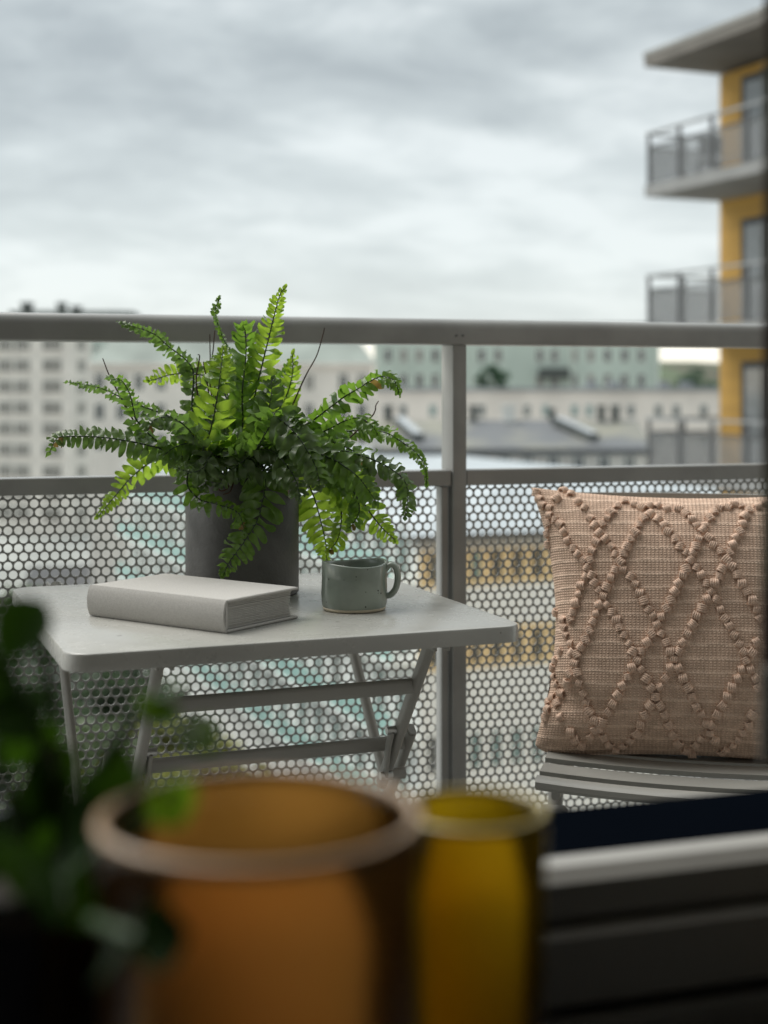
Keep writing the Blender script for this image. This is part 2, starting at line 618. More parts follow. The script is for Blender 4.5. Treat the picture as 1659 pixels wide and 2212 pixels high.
for i in range(12):
    put_window(tf, (1.2 + i * (wf - 2.4) / 11, -.005, 11.2 - GZ), 1.0, 1.5, 1)
    put_window(tf, (1.2 + i * (wf - 2.4) / 11, -.005, 7.6 - GZ), 1.0, 1.5, 1)

# long cream house with green copper roof behind the fern
M_copper = mat('green_copper_roof', (0.27, 0.305, 0.275), 0.7, 0.2, 0.15)
r0, d0, phi = (196 - CX) / FPX * 144, 144.0, R(1)
wb = lx(806, 0, r0, d0, phi)
tb = cityblock('cream_house', 'long cream house with green copper roof behind the fern', 'building', r0, d0, phi, wb, 12, 3.4, M_cream)
zt_ = 3.4 - GZ
mb = MB()
mb.add([(-.3, -.3, zt_), (wb + .3, -.3, zt_), (wb + .3, 12.3, zt_), (-.3, 12.3, zt_), (1.5, 3.2, zt_ + 2.5), (wb - 1.5, 3.2, zt_ + 2.5), (wb - 1.5, 9, zt_ + 2.5), (1.5, 9, zt_ + 2.5)],
       [(0, 1, 5, 4), (1, 2, 6, 5), (2, 3, 7, 6), (3, 0, 4, 7), (4, 5, 6, 7), (3, 2, 1, 0)])
rf = obj('roof', mb, M_copper, tb)
mb = MB(); mb.bbox((-.4, -.45, zt_ - .35), (wb + .4, -.002, zt_ - .004)); obj('cornice', mb, M_cream2, tb)
for xc in (215, 262, 300, 348, 424, 452, 500, 560, 612, 668, 742, 782):
    for vz in (826, 890, 954):
        x = lx(xc, 0, r0, d0, phi)
        put_window(tb, (x, -.005, EYE - (vz - HZ) / FPX * d0 - .85 - GZ), 1.05, 1.75, 1)
for xc in (330, 470, 700):
    x = lx(xc, 0, r0, d0, phi)
    mb = MB(); mb.bbox((x - .6, 4, zt_ + 2.4), (x + .6, 5.2, zt_ + 4.0)); obj('chimney', mb, M_cream2, rf)

# pale green building with regular windows
r0, d0, phi = (808 - CX) / FPX * 172, 172.0, R(0)
wc = lx(1424, 0, r0, d0, phi)
tcb = cityblock('green_house', 'pale green building with a grid of dark windows under the handrail', 'building', r0, d0, phi, wc, 14, 8.2, M_palegreen)
for vz in (768, 822):
    for xc in (838, 872, 906, 940, 1040, 1076, 1166, 1198, 1240, 1276, 1312, 1349, 1385):
        x = lx(xc, 0, r0, d0, phi)
        put_window(tcb, (x, -.005, EYE - (vz - HZ) / FPX * d0 - .85 - GZ), .95, 1.7, 1)
mb = MB(); mb.bbox((-.4, -.4, 8.202 - GZ), (wc + .4, 14.4, 8.7 - GZ)); obj('roof', mb, M_dkroof, tcb)
x = lx(1195, 0, r0, d0, phi)
mb = MB(); mb.bbox((x - 1.9, -1.3, EYE - (818 - HZ) / FPX * d0 - GZ), (x + 1.9, -.004, EYE - (812 - HZ) / FPX * d0 - GZ))
mb.bbox((x - 1.9, -1.3, EYE - (812 - HZ) / FPX * d0 - GZ + .002), (x + 1.9, -1.22, EYE - (795 - HZ) / FPX * d0 - GZ)); obj('balcony', mb, M_dkroof, tcb)
for xc in (1018, 1232, 1420):
    x = lx(xc, 0, r0, d0, phi)
    mb = MB(); mb.bbox((x - .2, -.25, .5), (x + .2, -.003, 8.1 - GZ)); obj('pilaster', mb, mat('green_white_trim', (0.6, 0.66, 0.6), .8), tcb)

# long pinkish cream house in front of it
r0, d0, phi = (809 - CX) / FPX * 126, 126.0, R(0)
wd = lx(1600, 0, r0, d0, phi)
tdb = cityblock('low_cream_house', 'long low pinkish cream house with paired windows left of the yellow tower', 'building', r0, d0, phi, wd, 9, .62, M_cream2)
for xc in (836, 871, 935, 1040, 1100, 1138, 1179, 1241, 1273, 1331, 1363, 1422, 1461, 1520):
    x = lx(xc, 0, r0, d0, phi)
    for vz in (888, 950):
        put_window(tdb, (x, -.005, EYE - (vz - HZ) / FPX * d0 - .55 - GZ), .72, 1.15, 1, glassm=M_glass_t if xc in (1138, 1179, 1241, 1273, 935) else M_glass)
M_zinc = mat('grey_zinc_roof', (0.30, 0.315, 0.33), 0.55, 0.15, 0.3)
mb = MB(); mb.bbox((-.3, -.3, .622 - GZ), (wd + .3, 9.3, .95 - GZ)); obj('roof', mb, M_zinc, tdb)
for xc in (1290, 1340, 1450, 1500):
    x = lx(xc, 0, r0, d0, phi)
    mb = MB(); mb.bbox((x - .5, 3, .952 - GZ), (x + .5, 4, 1.5 - GZ)); obj('vent', mb, M_zinc, tdb)

# grey roofed house
r0, d0, phi = (812 - CX) / FPX * 86, 86.0, R(0)
we = lx(1402, 0, r0, d0, phi)
teb = cityblock('grey_roof_house', 'house with wide dark grey pitched roof, chimneys and slanted skylight', 'building', r0, d0, phi, we, 12, -2.75, M_cream)
ze = -2.75 - GZ
M_slate = mat('grey_slate_roof', (0.175, 0.185, 0.195), 0.6, 0.25, 0.25, col2=(0.24, 0.235, 0.19))
mb = MB()
mb.add([(-.3, -.5, ze), (we + .3, -.5, ze), (we + .3, 12.3, ze), (-.3, 12.3, ze), (-.3, 6.0, ze + 1.6), (we + .3, 6.0, ze + 1.6)],
       [(0, 1, 5, 4), (2, 3, 4, 5), (1, 2, 5), (3, 0, 4), (3, 2, 1, 0)])
rf = obj('roof', mb, M_slate, teb)
mb = MB(); mb.bbox((-.35, -.62, ze - .3), (we + .35, -.5, ze + .04)); obj('gutter', mb, mat('dark_gutter', (.08, .085, .09), .5), teb)
for xc, vz, sx, hh, mm in ((840, 900, .5, .9, M_dkroof), (1035, 905, .45, .9, M_dkroof), (1217, 905, .35, .7, M_dkroof), (1331, 897, .4, .9, M_dkroof), (1363, 897, .4, .9, M_dkroof), (1117, 902, .8, .9, M_frame_w)):
    x = lx(xc, 0, r0, d0, phi)
    mb = MB(); mb.bbox((x - sx / 2, 5.6, ze + 1.2), (x + sx / 2, 6.3, ze + 1.5 + hh)); mb.bbox((x - sx * .65, 5.5, ze + 1.502 + hh), (x + sx * .65, 6.4, ze + 1.65 + hh)); obj('chimney', mb, mm, rf)
for x0, x1 in ((1225, 1290), (865, 905)):
    xa, xb = lx(x0, 0, r0, d0, phi), lx(x1, 0, r0, d0, phi)
    mb = MB()
    mb.bar((xa, 4.6, ze + 1.55), (xb, 1.2, ze + .62), .7, .5)
    sk = obj('skylight', mb, M_dkroof, rf)
    mb = MB(); mb.bar((xa, 4.55, ze + 1.83), (xb, 1.15, ze + .90), .55, .05); obj('pane', mb, mat('skylight_glass', (.45, .48, .5), .1), sk)
for xc in (838, 880, 925, 1040, 1090, 1140, 1195, 1250, 1305, 1360):
    x = lx(xc, 0, r0, d0, phi)
    put_window(teb, (x, -.005, ze - 1.6), .75, 1.2, 1, glassm=M_glass if xc % 4 else M_glass_t)
    put_window(teb, (x, -.005, ze - 4.8), .75, 1.4, 1)

# white corner block: teal balcony fronts on the long side, ochre window bands on the end
M_white = mat('white_render', (0.88, 0.88, 0.85), 0.85, 0.03, 0.4)
M_teal = mat('teal_balcony_glass', (0.33, 0.52, 0.48), 0.45, 0.15, 0.8)
M_ochre = mat('ochre_panel', (0.85, 0.65, 0.37), 0.8, 0.1, 1.5)
th = R(22)
corner = W(1.31, 53.2, GZ)
whb = thing('corner_block', 'white corner block with teal balcony bands and ochre window strips, seen through the perforated panels', 'building', corner, th - YAW)
EAVE = -4.55 - GZ
LH, WG = 52.0, 24.0         # long side runs along +y, end face along +x
mb = MB(); mb.bbox((0, 0, 0), (WG, LH, EAVE)); obj('wall', mb, M_white, whb)
mb = MB()
mb.add([(-.5, -.5, EAVE), (WG + .5, -.5, EAVE), (WG + .5, LH + .5, EAVE), (-.5, LH + .5, EAVE), (9, 9, EAVE + 1.45), (WG - 9, 9, EAVE + 1.45), (WG - 9, LH - 9, EAVE + 1.45), (9, LH - 9, EAVE + 1.45)],
       [(0, 1, 5, 4), (1, 2, 6, 5), (2, 3, 7, 6), (3, 0, 4, 7), (4, 5, 6, 7), (3, 2, 1, 0)])
obj('roof', mb, mat('blue_grey_metal_roof', (0.42, 0.46, 0.48), 0.5, 0.12, 0.3), whb)
mb = MB(); mb.bbox((-.55, -.58, EAVE - .22), (WG + .55, -.502, EAVE + .03)); obj('gutter', mb, mat('dark_gutter', (.08, .085, .09), .5), whb)
mb = MB(); mb.bbox((-.08, -.12, EAVE - .62), (WG, -.003, EAVE - .225)); obj('cornice', mb, M_cream, whb)
for zc, hgt, mm in ((-5.78, 1.50, M_ochre), (-8.9, 1.55, M_ochre)):
    z0 = zc - hgt / 2 - GZ
    mb = MB(); mb.bbox((-.03, -.05, z0), (WG, -.004, z0 + hgt)); obj('window_band', mb, mm, whb)
    for i in range(26):
        put_window(whb, (.55 + i * .88, -.06, z0 + .18), .46, hgt - .36, 0, glassm=M_glass_t if rnd.random() < .4 else M_glass, framem=M_ochre)
for i in range(26):
    put_window(whb, (.55 + i * .88, -.012, -13.5 - GZ), .46, 1.4, 0, glassm=M_glass_t)
for zc in (-5.85, -8.85, -11.8, -14.75):
    z0 = zc - GZ
    bm_ = MB(); bm_.bbox((-.95, .08, -.47), (-.90, 6.9, .47)); bme = bm_.mesh('balcony_front'); bme.materials.append(M_teal)
    sl_ = MB(); sl_.bbox((-1.0, 0, -.62), (-.004, 7.0, -.48)); sme = sl_.mesh('slab'); sme.materials.append(M_white)
    for i in range(7):
        b_ = obj('balcony_front', bme, None, whb, (0, .4 + i * 7.4, z0))
        obj('slab', sme, None, b_)
        for k in range(3):
            put_window(whb, (-.012, 1.5 + i * 7.4 + k * 2.3, z0 - .45), 1.0, 2.1, 1, glassm=M_glass_t, rz=R(-90))

# hill far behind on the right, with a wood on it
M_hill = mat('hill_brown_green', (0.13, 0.125, 0.085), 0.95, 0.4, 0.02, col2=(0.10, 0.15, 0.08))
mb = MB()
hn, hm = 40, 12
hv, hf = [], []
for i in range(hn + 1):
    for j in range(hm + 1):
        s = i / hn
        q = j / hm
        rr = -700 + 1500 * s
        hh = 1.28 * (17 + 9 * math.sin(s * 9 + 1) + 14 * math.exp(-((rr - 150) / 120) ** 2)) * math.sin(math.pi * min(1, q * .62 + .0))
        p = W(rr, 700 + 300 * q, GZ - .5 + hh * 1.0)
        hv.append(p)
for i in range(hn):
    for j in range(hm):
        a = i * (hm + 1) + j
        hf.append((a, a + hm + 1, a + hm + 2, a + 1))
mb.add(hv, hf, True)
struct('hill', mb, M_hill)

# ------------------------------------------------------------------ yellow tower with balconies
M_yellow = mat('yellow_board_cladding', (0.58, 0.345, 0.085), 0.75, 0.08, 3.0)  # yellow muted: the tower's shade is put into this colour
nt = M_yellow.node_tree
wv = nt.nodes.new('ShaderNodeTexWave'); wv.inputs['Scale'].default_value = 2.2; wv.bands_direction = 'Y'
tcn = nt.nodes.new('ShaderNodeTexCoord'); nt.links.new(tcn.outputs['Object'], wv.inputs['Vector'])
bp = nt.nodes.new('ShaderNodeBump'); bp.inputs['Strength'].default_value = .4; bp.inputs['Distance'].default_value = .02
nt.links.new(wv.outputs[0], bp.inputs['Height']); nt.links.new(bp.outputs[0], nt.nodes['Principled BSDF'].inputs['Normal'])
M_slab = mat('shaded_concrete_slab', (0.30, 0.30, 0.295), 0.8, 0.08, 1.0)  # slab grey lowered, the tower's shade painted into it
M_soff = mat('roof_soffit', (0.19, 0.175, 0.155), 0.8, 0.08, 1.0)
M_perf_far = mat_see_through('far_perforated_sheet', (0.26, 0.27, 0.275), 0.40, 0.5)
M_railfar = mat('far_rail_grey', (0.12, 0.125, 0.13), 0.5)
M_railtop = mat('far_rail_pale', (0.32, 0.33, 0.335), 0.35)
th = R(23)
# local frame: origin at the far left balcony corner line, +x into the tower (right/away), +y away from the camera
yt = thing('yellow_tower', 'yellow clad apartment tower with stacked balconies and overhanging flat roof', 'building', W(5.53, 30.0, GZ + EYE), th - YAW)
BD = 1.88
mb = MB(); mb.bbox((BD, -11, -EYE), (BD + 10, 0, 6.72 - GZ)); obj('wall', mb, M_yellow, yt)
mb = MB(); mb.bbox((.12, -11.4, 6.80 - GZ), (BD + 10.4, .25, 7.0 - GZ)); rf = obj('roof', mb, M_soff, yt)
yw = [c for c in yt.children if c.name.startswith('wall')][0]
bb = MB(); bb.bbox((-.014, -.0705, 0), (-.0005, .0705, 6.66 - GZ + EYE), .003)
bme = bb.mesh('board'); bme.materials.append(M_yellow)
for k in range(44):
    obj('board', bme, None, yw, (BD, -.075 - k * .15, -EYE))
mb = MB(); mb.bbox((.10, -11.42, 7.002 - GZ), (BD + 10.42, .27, 7.10 - GZ)); obj('roof_edge', mb, mat('roof_edge_metal', (.30, .29, .265), .5), rf)  # edge colour darkened to carry the tower's shade
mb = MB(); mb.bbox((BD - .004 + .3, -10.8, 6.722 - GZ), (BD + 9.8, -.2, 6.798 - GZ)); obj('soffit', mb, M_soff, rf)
for zr in (5.34, 2.34, -.66, -3.66, -6.66):
    z0 = zr - 1.10 - GZ      # slab top
    mb = MB(); mb.bbox((0, -11, z0 - .24), (BD - .004, .05, z0)); bal = obj('balcony', mb, M_slab, yt)
    mb = MB(); mb.bar((.05, -11, z0 + 1.09), (.05, .05, z0 + 1.09), .06, .05); mb.bar((.08, .02, z0 + 1.092), (BD - .02, .02, z0 + 1.092), .05, .05); obj('handrail', mb, M_railtop, bal)
    mb = MB(); mb.bar((.05, -11, z0 + .80), (.05, .03, z0 + .80), .03, .035); mb.bar((.08, .02, z0 + .802), (BD - .02, .02, z0 + .802), .03, .035); obj('middle_rail', mb, M_railfar, bal)
    ym = -.02
    while ym > -11:
        mb = MB(); mb.bbox((.03, ym - .035, z0 + .002), (.085, ym + .035, z0 + 1.06)); obj('post', mb, M_railfar, bal)
        mb = MB(); mb.bbox((.06, ym - 1.02, z0 + .05), (.066, ym - .06, z0 + .78)); obj('perforated_panel', mb, M_perf_far, bal)
        ym -= 1.1
    for k in range(2):
        mb = MB(); mb.bbox((.10 + k * .9, .015, z0 + .05), (.92 + k * .9, .021, z0 + .78)); obj('perforated_panel', mb, M_perf_far, bal)
    mb = MB(); mb.bbox((.95, .0, z0 + .002), (1.0, .06, z0 + 1.06)); obj('post', mb, M_railfar, bal)
    for yy in (-1.75, -5.5, -8.8):
        mb = MB(); mb.bbox((BD - .05, yy - 1.05, z0 + .004), (BD - .0155, yy + .95, z0 + 2.28)); dr = obj('balcony_door', mb, mat('dark_door_frame', (.045, .05, .055), .5), yt)
        mb = MB(); mb.bbox((BD - .06, yy - .9, z0 + .15), (BD - .052, yy - .02, z0 + 2.14)); obj('pane', mb, mat('door_glass', (.25, .27, .28), .06, spec=1.0), dr)
        mb = MB(); mb.bbox((BD - .06, yy + .06, z0 + .15), (BD - .052, yy + .8, z0 + 2.14)); obj('pane', mb, mat('door_glass', (.25, .27, .28), .06, spec=1.0), dr)

# dark chair out on the tower's upper balcony
z0 = 5.34 - 1.10
fc = thing('balcony_chair', 'small dark chair out on the upper balcony of the yellow tower', 'chair', yt.matrix_world @ Vector((0, 0, 0)), 0)
base = Matrix.Translation(W(5.53, 30.0, 0)) @ Matrix.Rotation(th - YAW, 4, 'Z')
fc.location = base @ Vector((1.05, -.75, z0 + EYE))
fc.rotation_euler = (0, 0, th - YAW + R(150))
M_dkchair = mat('far_dark_chair', (.035, .04, .045), .5)
mb = MB(); mb.bbox((-.24, -.24, .42), (.24, .24, .47), .01); obj('seat', mb, M_dkchair, fc)
mb = MB(); mb.bar((0, .24, .55), (0, .34, .95), .48, .04, up=(0, 1, 0)); obj('backrest', mb, M_dkchair, fc)
for sx in (-.21, .21):
    for sy in (-.21, .21):
        mb = MB(); mb.tube([(sx, sy, 0), (sx, sy, .42)], .02, 6); obj('leg', mb, M_dkchair, fc)
    mb = MB(); mb.tube([(sx, .22, .47), (sx, .25, .58)], .018, 6); obj('back_strut', mb, M_dkchair, fc)

# ------------------------------------------------------------------ trees and bushes in the city
def leaf_mat(name, c1, c2):
    return mat(name, c1, 0.6, 0.35, 0.9, col2=c2, transl=.3, tcol=tuple(min(1, x * 1.6) for x in c2))

def tree(name, label, r, d, ztop, rad, hgt, lm, group, zb=GZ, seed=1, n=1500, leaf=.34):
    rg = random.Random(seed)
    h = ztop - zb
    root = thing(name, label, 'tree', W(r, d, zb), rg.random() * 6, group)
    M_bark = mat('bark', (.09, .07, .05), .9, .2, 5)
    mb = MB()
    base = h - hgt
    mb.tube(catmull([(0, 0, 0), (.1, .05, base * .6), (0, .1, base + hgt * .35), (.05, 0, base + hgt * .7)], 4), [.28 * max(.25, 1 - i / 15) for i in range(13)], 7)
    for k in range(6):
        a = k * 1.05 + rg.random()
        zz = base + hgt * rg.uniform(.05, .4)
        mb.tube([(0, 0, zz), (math.cos(a) * rad * .35, math.sin(a) * rad * .35, zz + hgt * .18), (math.cos(a) * rad * .7, math.sin(a) * rad * .7, zz + hgt * .28)], [.13, .09, .04], 5)
    obj('trunk', mb, M_bark, root)
    mb = MB()
    clumps = []
    for k in range(26):
        a, q = rg.random() * 6.28, rg.uniform(-1, 1)
        rr = math.sqrt(max(0, 1 - q * q)) * rg.uniform(.45, 1)
        clumps.append((Vector((math.cos(a) * rr * rad, math.sin(a) * rr * rad, base + hgt * .5 + q * hgt * .42)), rg.uniform(.22, .4) * rad))
    for k in range(n):
        c, cr = clumps[rg.randrange(len(clumps))]
        v = Vector((rg.gauss(0, 1), rg.gauss(0, 1), rg.gauss(0, 1))).normalized() * cr * rg.random() ** .4
        v.z *= .75
        p = c + v
        u = Vector((rg.gauss(0, 1), rg.gauss(0, 1), rg.gauss(0, .6))).normalized()
        w = u.cross(Vector((rg.gauss(0, 1), rg.gauss(0, 1), rg.gauss(0, 1)))).normalized()
        s = leaf * rg.uniform(.6, 1.3)
        mb.add([p - u * s, p + w * s * .5, p + u * s, p - w * s * .5], [(0, 1, 2, 3)])
    obj('crown', mb, lm, root)
    return root

L_dark = leaf_mat('leaf_city_dark', (.035, .06, .03), (.06, .095, .045))
L_mid = leaf_mat('leaf_city_mid', (.06, .09, .04), (.10, .14, .06))
L_yel = leaf_mat('leaf_city_yellow', (.17, .18, .05), (.26, .26, .09))
L_blue = leaf_mat('leaf_city_bluegreen', (.035, .075, .045), (.06, .12, .07))
ktree = 0
for (x, v, d, rad, hgt, lm, lb) in (
        (30, 1262, 78, 4.2, 8, L_mid, 'grey green street tree beyond the panel, farthest to the left'),
        (165, 1345, 72, 4.6, 8, L_dark, 'dark tree beyond the panel under the table corner'),
        (262, 1420, 64, 3.8, 8, L_dark, 'dark bushy tree beyond the panel between the table legs'),
        (70, 1470, 58, 3.6, 7, L_dark, 'dark tree beyond the lower part of the left panel'),
        (345, 1540, 53, 2.7, 6, L_yel, 'yellow green tree beyond the lower table crossbar'),
        (440, 1590, 50, 2.4, 6, L_yel, 'small yellow green tree just above the amber vase'),
        (205, 1560, 52, 4.0, 7, L_mid, 'mid green tree beyond the panel behind the houseplant')):
    ktree += 1
    tree('street_tree', lb, (x - CX) / FPX * d, d, EYE - (v - HZ) / FPX * d, rad, hgt, lm, 'trees in the street below', seed=ktree)
tree('roof_tree', 'dark green tree over the cream house, left of the fern', (250 - CX) / FPX * 165, 165, EYE + 78 / FPX * 165, 2.6, 5, L_blue, None, seed=21, n=700)
hd = 160.0
for (x, v0, v1, rx, lb) in ((1062, 792, 845, 2.4, 'rounded green hedge in front of the pale green building'), (1500, 802, 850, 3.0, 'dark green tree top left of the yellow tower')):
    tree('clipped_tree', lb, (x - CX) / FPX * hd, hd, EYE - (v0 - HZ) / FPX * hd, rx, 4.2, L_blue, None, seed=int(x), n=1600, leaf=.3)

# parked cars in the street
def car(r, d, rz, paint, label):
    root = thing('parked_car', label, 'car', W(r, d, GZ), rz, 'cars parked in the street below')
    mb = MB()
    prof = [(-2.1, .35), (-2.15, .7), (-1.95, .9), (-1.2, .97), (1.0, .97), (1.9, .85), (2.1, .65), (2.08, .35)]
    n = len(prof)
    vs = [(x, -.85, z) for x, z in prof] + [(x, .85, z) for x, z in prof]
    mb.add(vs, [tuple(range(n)), tuple(range(2 * n - 1, n - 1, -1))] + [(i, i + n, (i + 1) % n + n, (i + 1) % n) for i in range(n)])
    obj('body', mb, paint, root)
    mb = MB()
    cab = [(-1.75, .972, .8), (1.0, .972, .8), (.35, 1.45, .62), (-1.3, 1.45, .62)]
    vs = [(x, -y, z) for x, z, y in cab] + [(x, y, z) for x, z, y in cab]
    mb.add(vs, [(0, 1, 2, 3), (7, 6, 5, 4), (0, 4, 5, 1), (1, 5, 6, 2), (2, 6, 7, 3), (3, 7, 4, 0)])
    obj('cabin', mb, M_glass, root)
    mb = MB(); mb.bbox((-1.28, -.61, 1.452), (.33, .61, 1.48)); obj('roof', mb, paint, root)
    for wx in (-1.3, 1.3):
        for wy in (-.8, .8):
            mb = MB(); mb.tube([(wx, wy - .1, .33), (wx, wy + .1, .33)], .33, 14); obj('wheel', mb, M_rubber, root)
road_rz = math.atan2(road_t.y, road_t.x)
for k, (off, sd, pc, lb) in enumerate(((50, -3, (.06, .12, .3), 'blue car parked in the street, seen through the lower left panel'), (56, -3, (.5, .5, .5), 'silver car parked behind the blue car'), (62, 3, (.05, .05, .055), 'black car parked across the street from the silver car'))):
    p = road_p + road_t * off + road_s * sd
    # to camera frame
    r_ = p.x * CA - p.y * SA
    d_ = p.x * SA + p.y * CA
    car(r_, d_, road_rz, mat('car_paint_%d' % k, pc, .3, .02, 1, coat=.6), lb)

# ------------------------------------------------------------------ balcony railing
RY = 2.334
XP = P(990, 900, 2.5).x            # post front face, middle
rail = thing('balcony_railing', 'grey metal balcony railing with perforated sheet panels and oval handrail', 'railing', (0, 0, 0))
ZT = EYE + (HZ - 686) / FPX * 2.45
RH = .0455
# handrail: rounded flat profile
mb = MB()
prof = []
hw, hh, br = .036, RH / 2, .019
for (sx, sy) in ((1, 1), (-1, 1), (-1, -1), (1, -1)):
    b_ = br if sy > 0 else .004
    cx_, cy_ = sx * (hw - b_), sy * (hh - b_)
    base = math.atan2(sy, sx) - math.pi / 4
    for q in range(6):
        an = base + q * math.pi / 10
        prof.append((cx_ + b_ * math.cos(an), cy_ + b_ * math.sin(an)))
n = len(prof)
x0, x1 = -3.0, 3.2
vs = [(x0, RY + .03 + y, ZT - hh + z) for y, z in prof] + [(x1, RY + .03 + y, ZT - hh + z) for y, z in prof]
mb.add(vs, [(j, j + n, (j + 1) % n + n, (j + 1) % n) for j in range(n)], True)
mb.add(vs[:n], [tuple(range(n))]); mb.add(vs[n:], [tuple(range(n - 1, -1, -1))])
smooth_auto(obj('handrail', mb, M_rail, rail), 30)
PW, PD = .0255, .060
ZM = EYE - (1016 - HZ) / FPX * 2.49     # top of the middle rail at the post
MHT = .0275
posts = [XP - 1.26, XP, XP + 1.26]
zpt = ZT - RH - .0005
for xp in posts + [XP - 2.52]:
    mb = MB(); mb.bar((xp, RY + PD / 2, .0), (xp, RY + PD / 2, zpt), PD, PW, up=(1, 0, 0), bev=.002)
    po = obj('post', mb, M_rail, rail)
    for k in (-1, 1):
        mb = MB(); mb.tube([(xp + k * .006 - .003, RY + .0302 - .0375, ZT - .030), (xp + k * .006 - .003, RY + .0302 - .0352, ZT - .030)], .0022, 8, up=Vector((0, 0, 1)))
        obj('screw', mb, M_railfar, po)
    mb = MB(); mb.bbox((xp - .045, RY - .01, .0), (xp + .045, RY + PD + .01, .008), .002); obj('base_plate', mb, M_rail, po)

PITCH, HOLE = .01640, .01395
NS = 12
def perforated(xa, xb, za, zb, y, th):
    mb = MB()
    rowh = PITCH * math.sqrt(3) / 2
    nr = int((zb - za) / rowh)
    nc = int((xb - xa) / PITCH)
    R6 = PITCH / math.sqrt(3)
    outer = []
    for k in range(12):
        an = math.pi / 6 * k + math.pi / 6
        rr = R6 if k % 2 == 0 else R6 * math.cos(math.pi / 6)
        outer.append((rr * math.cos(an), rr * math.sin(an)))
    inner = [(HOLE / 2 * math.cos(math.pi / 6 * k + math.pi / 6), HOLE / 2 * math.sin(math.pi / 6 * k + math.pi / 6)) for k in range(12)]
    V, F, S = mb.v, mb.f, mb.s
    for j in range(nr):
        zc = zb - (j + .32) * rowh
        for i in range(nc):
            xc = xa + (i + .25 + (.5 if j % 2 else 0)) * PITCH
            if xc + PITCH * .5 > xb:
                continue
            o = len(V)
            for yy in (y, y + th):
                V.extend([(xc + p[0], yy, zc + p[1]) for p in outer])
                V.extend([(xc + p[0], yy, zc + p[1]) for p in inner])
            for k in range(12):
                k2 = (k + 1) % 12
                F.append((o + k, o + k2, o + 12 + k2, o + 12 + k)); S.append(False)
                F.append((o + 24 + k2, o + 24 + k, o + 36 + k, o + 36 + k2)); S.append(False)
                F.append((o + 12 + k, o + 12 + k2, o + 36 + k2, o + 36 + k)); S.append(True)
    return mb

for xa, xb, endbar in ((posts[0] + PW / 2, posts[1] - PW / 2, True), (posts[1] + PW / 2, posts[2] - PW / 2, False)):
    # middle rail, bottom rail and end bar frame each panel
    mb = MB(); mb.bbox((xa + .0015, RY + .004, ZM - MHT), (xb - .0015, RY + .044, ZM), .0015); obj('middle_rail', mb, M_rail, rail)
    mb = MB(); mb.bbox((xa + .0015, RY + .004, .07), (xb - .0015, RY + .044, .10), .0015); obj('bottom_rail', mb, M_rail, rail)
    xe = xb - .003
    if endbar:
        mb = MB(); mb.bbox((xb - .0175, RY + .010, .1015), (xb - .0055, RY + .040, ZM - MHT - .0015), .0012); obj('end_bar', mb, M_rail, rail)
        xe = xb - .0165
    pm = perforated(xa + .002, xe, .10, ZM - MHT + .004, RY + .024, .0022)
    obj('perforated_panel', pm, M_panel, rail)

# ------------------------------------------------------------------ folding table
TH = .303
TZ = EYE - TH
tp = lambda x, y: P(x, y, TH * FPX / (y - HZ))
fl, fr, bl = tp(143, 1415), tp(1128, 1350), tp(22, 1270)
TX, TY = .577, .578
TROT = math.atan2(fr.y - fl.y, fr.x - fl.x)
tbl = thing('folding_table', 'greige metal folding bistro table carrying the fern, book and mug', 'table', (fl.x, fl.y, 0), TROT)
TT = .0215
def rounded_rect(w, h, r, seg=8, inset=0.0):
    out = []
    for cx_, cy_, a0 in ((w - r, h - r, 0), (r, h - r, 90), (r, r, 180), (w - r, r, 270)):
        for k in range(seg + 1):
            an = R(a0 + 90 * k / seg)
            out.append((cx_ + (r - inset) * math.cos(an), cy_ + (r - inset) * math.sin(an)))
    return out
mb = MB()
cr = .030
rings = [(TZ - TT, .0), (TZ - .004, .0), (TZ - .0012, .0012), (TZ, .004)]
n = len(rounded_rect(TX, TY, cr))
vs = []
for z, ins in rings:
    vs += [(x, y, z) for x, y in rounded_rect(TX, TY, cr, inset=ins)]
fs = []
for i in range(len(rings) - 1):
    for j in range(n):
        fs.append((i * n + j, i * n + (j + 1) % n, (i + 1) * n + (j + 1) % n, (i + 1) * n + j))
fs.append(tuple(range(3 * n, 4 * n)))
mb.add(vs, fs)
# hollow underside: lip turned in
vs2 = [(x, y, TZ - TT) for x, y in rounded_rect(TX, TY, cr)] + [(x, y, TZ - TT) for x, y in rounded_rect(TX, TY, cr, inset=.002)] + [(x, y, TZ - .003) for x, y in rounded_rect(TX, TY, cr, inset=.002)]
fs2 = []
for i in range(2):
    for j in range(n):
        fs2.append((i * n + (j + 1) % n, i * n + j, (i + 1) * n + j, (i + 1) * n + (j + 1) % n))
fs2.append(tuple(range(3 * n - 1, 2 * n - 1, -1)))
mb.add(vs2, fs2)
smooth_auto(obj('tabletop', mb, M_table, tbl), 40)
inv = (Matrix.Translation(tbl.location) @ Matrix.Rotation(TROT, 4, 'Z')).inverted()
def tl(x, y, d):
    return inv @ P(x, y, d)
eye_l = inv @ Vector((0, 0, EYE))
def ray_l(px, py):
    return ((inv @ P(px, py, 1.0)) - eye_l)
def hit_y(px, py, y):
    q = ray_l(px, py); return eye_l + q * ((y - eye_l.y) / q.y)
def hit_x(px, py, x):
    q = ray_l(px, py); return eye_l + q * ((x - eye_l.x) / q.x)
ztop = TZ - .012
def legbar(a, b, w=.024, h=.013, name='leg', up=(1, 0, 0), parent=None):
    mb = MB(); mb.bar(a, b, w, h, up=up, bev=min(w, h) * .47)
    return obj(name, mb, M_tleg, parent or tbl)
def ext(a, b, z):
    return a + (b - a) * ((z - a.z) / (b.z - a.z))
YA = .105
xr = hit_y(922, 1412, YA).x
xl = hit_y(338, 1440, YA).x
a_hi, a_lo = hit_x(920, 1418, xr), hit_x(824, 1692, xr)
a_top = ext(a_hi, a_lo, TZ - .008)
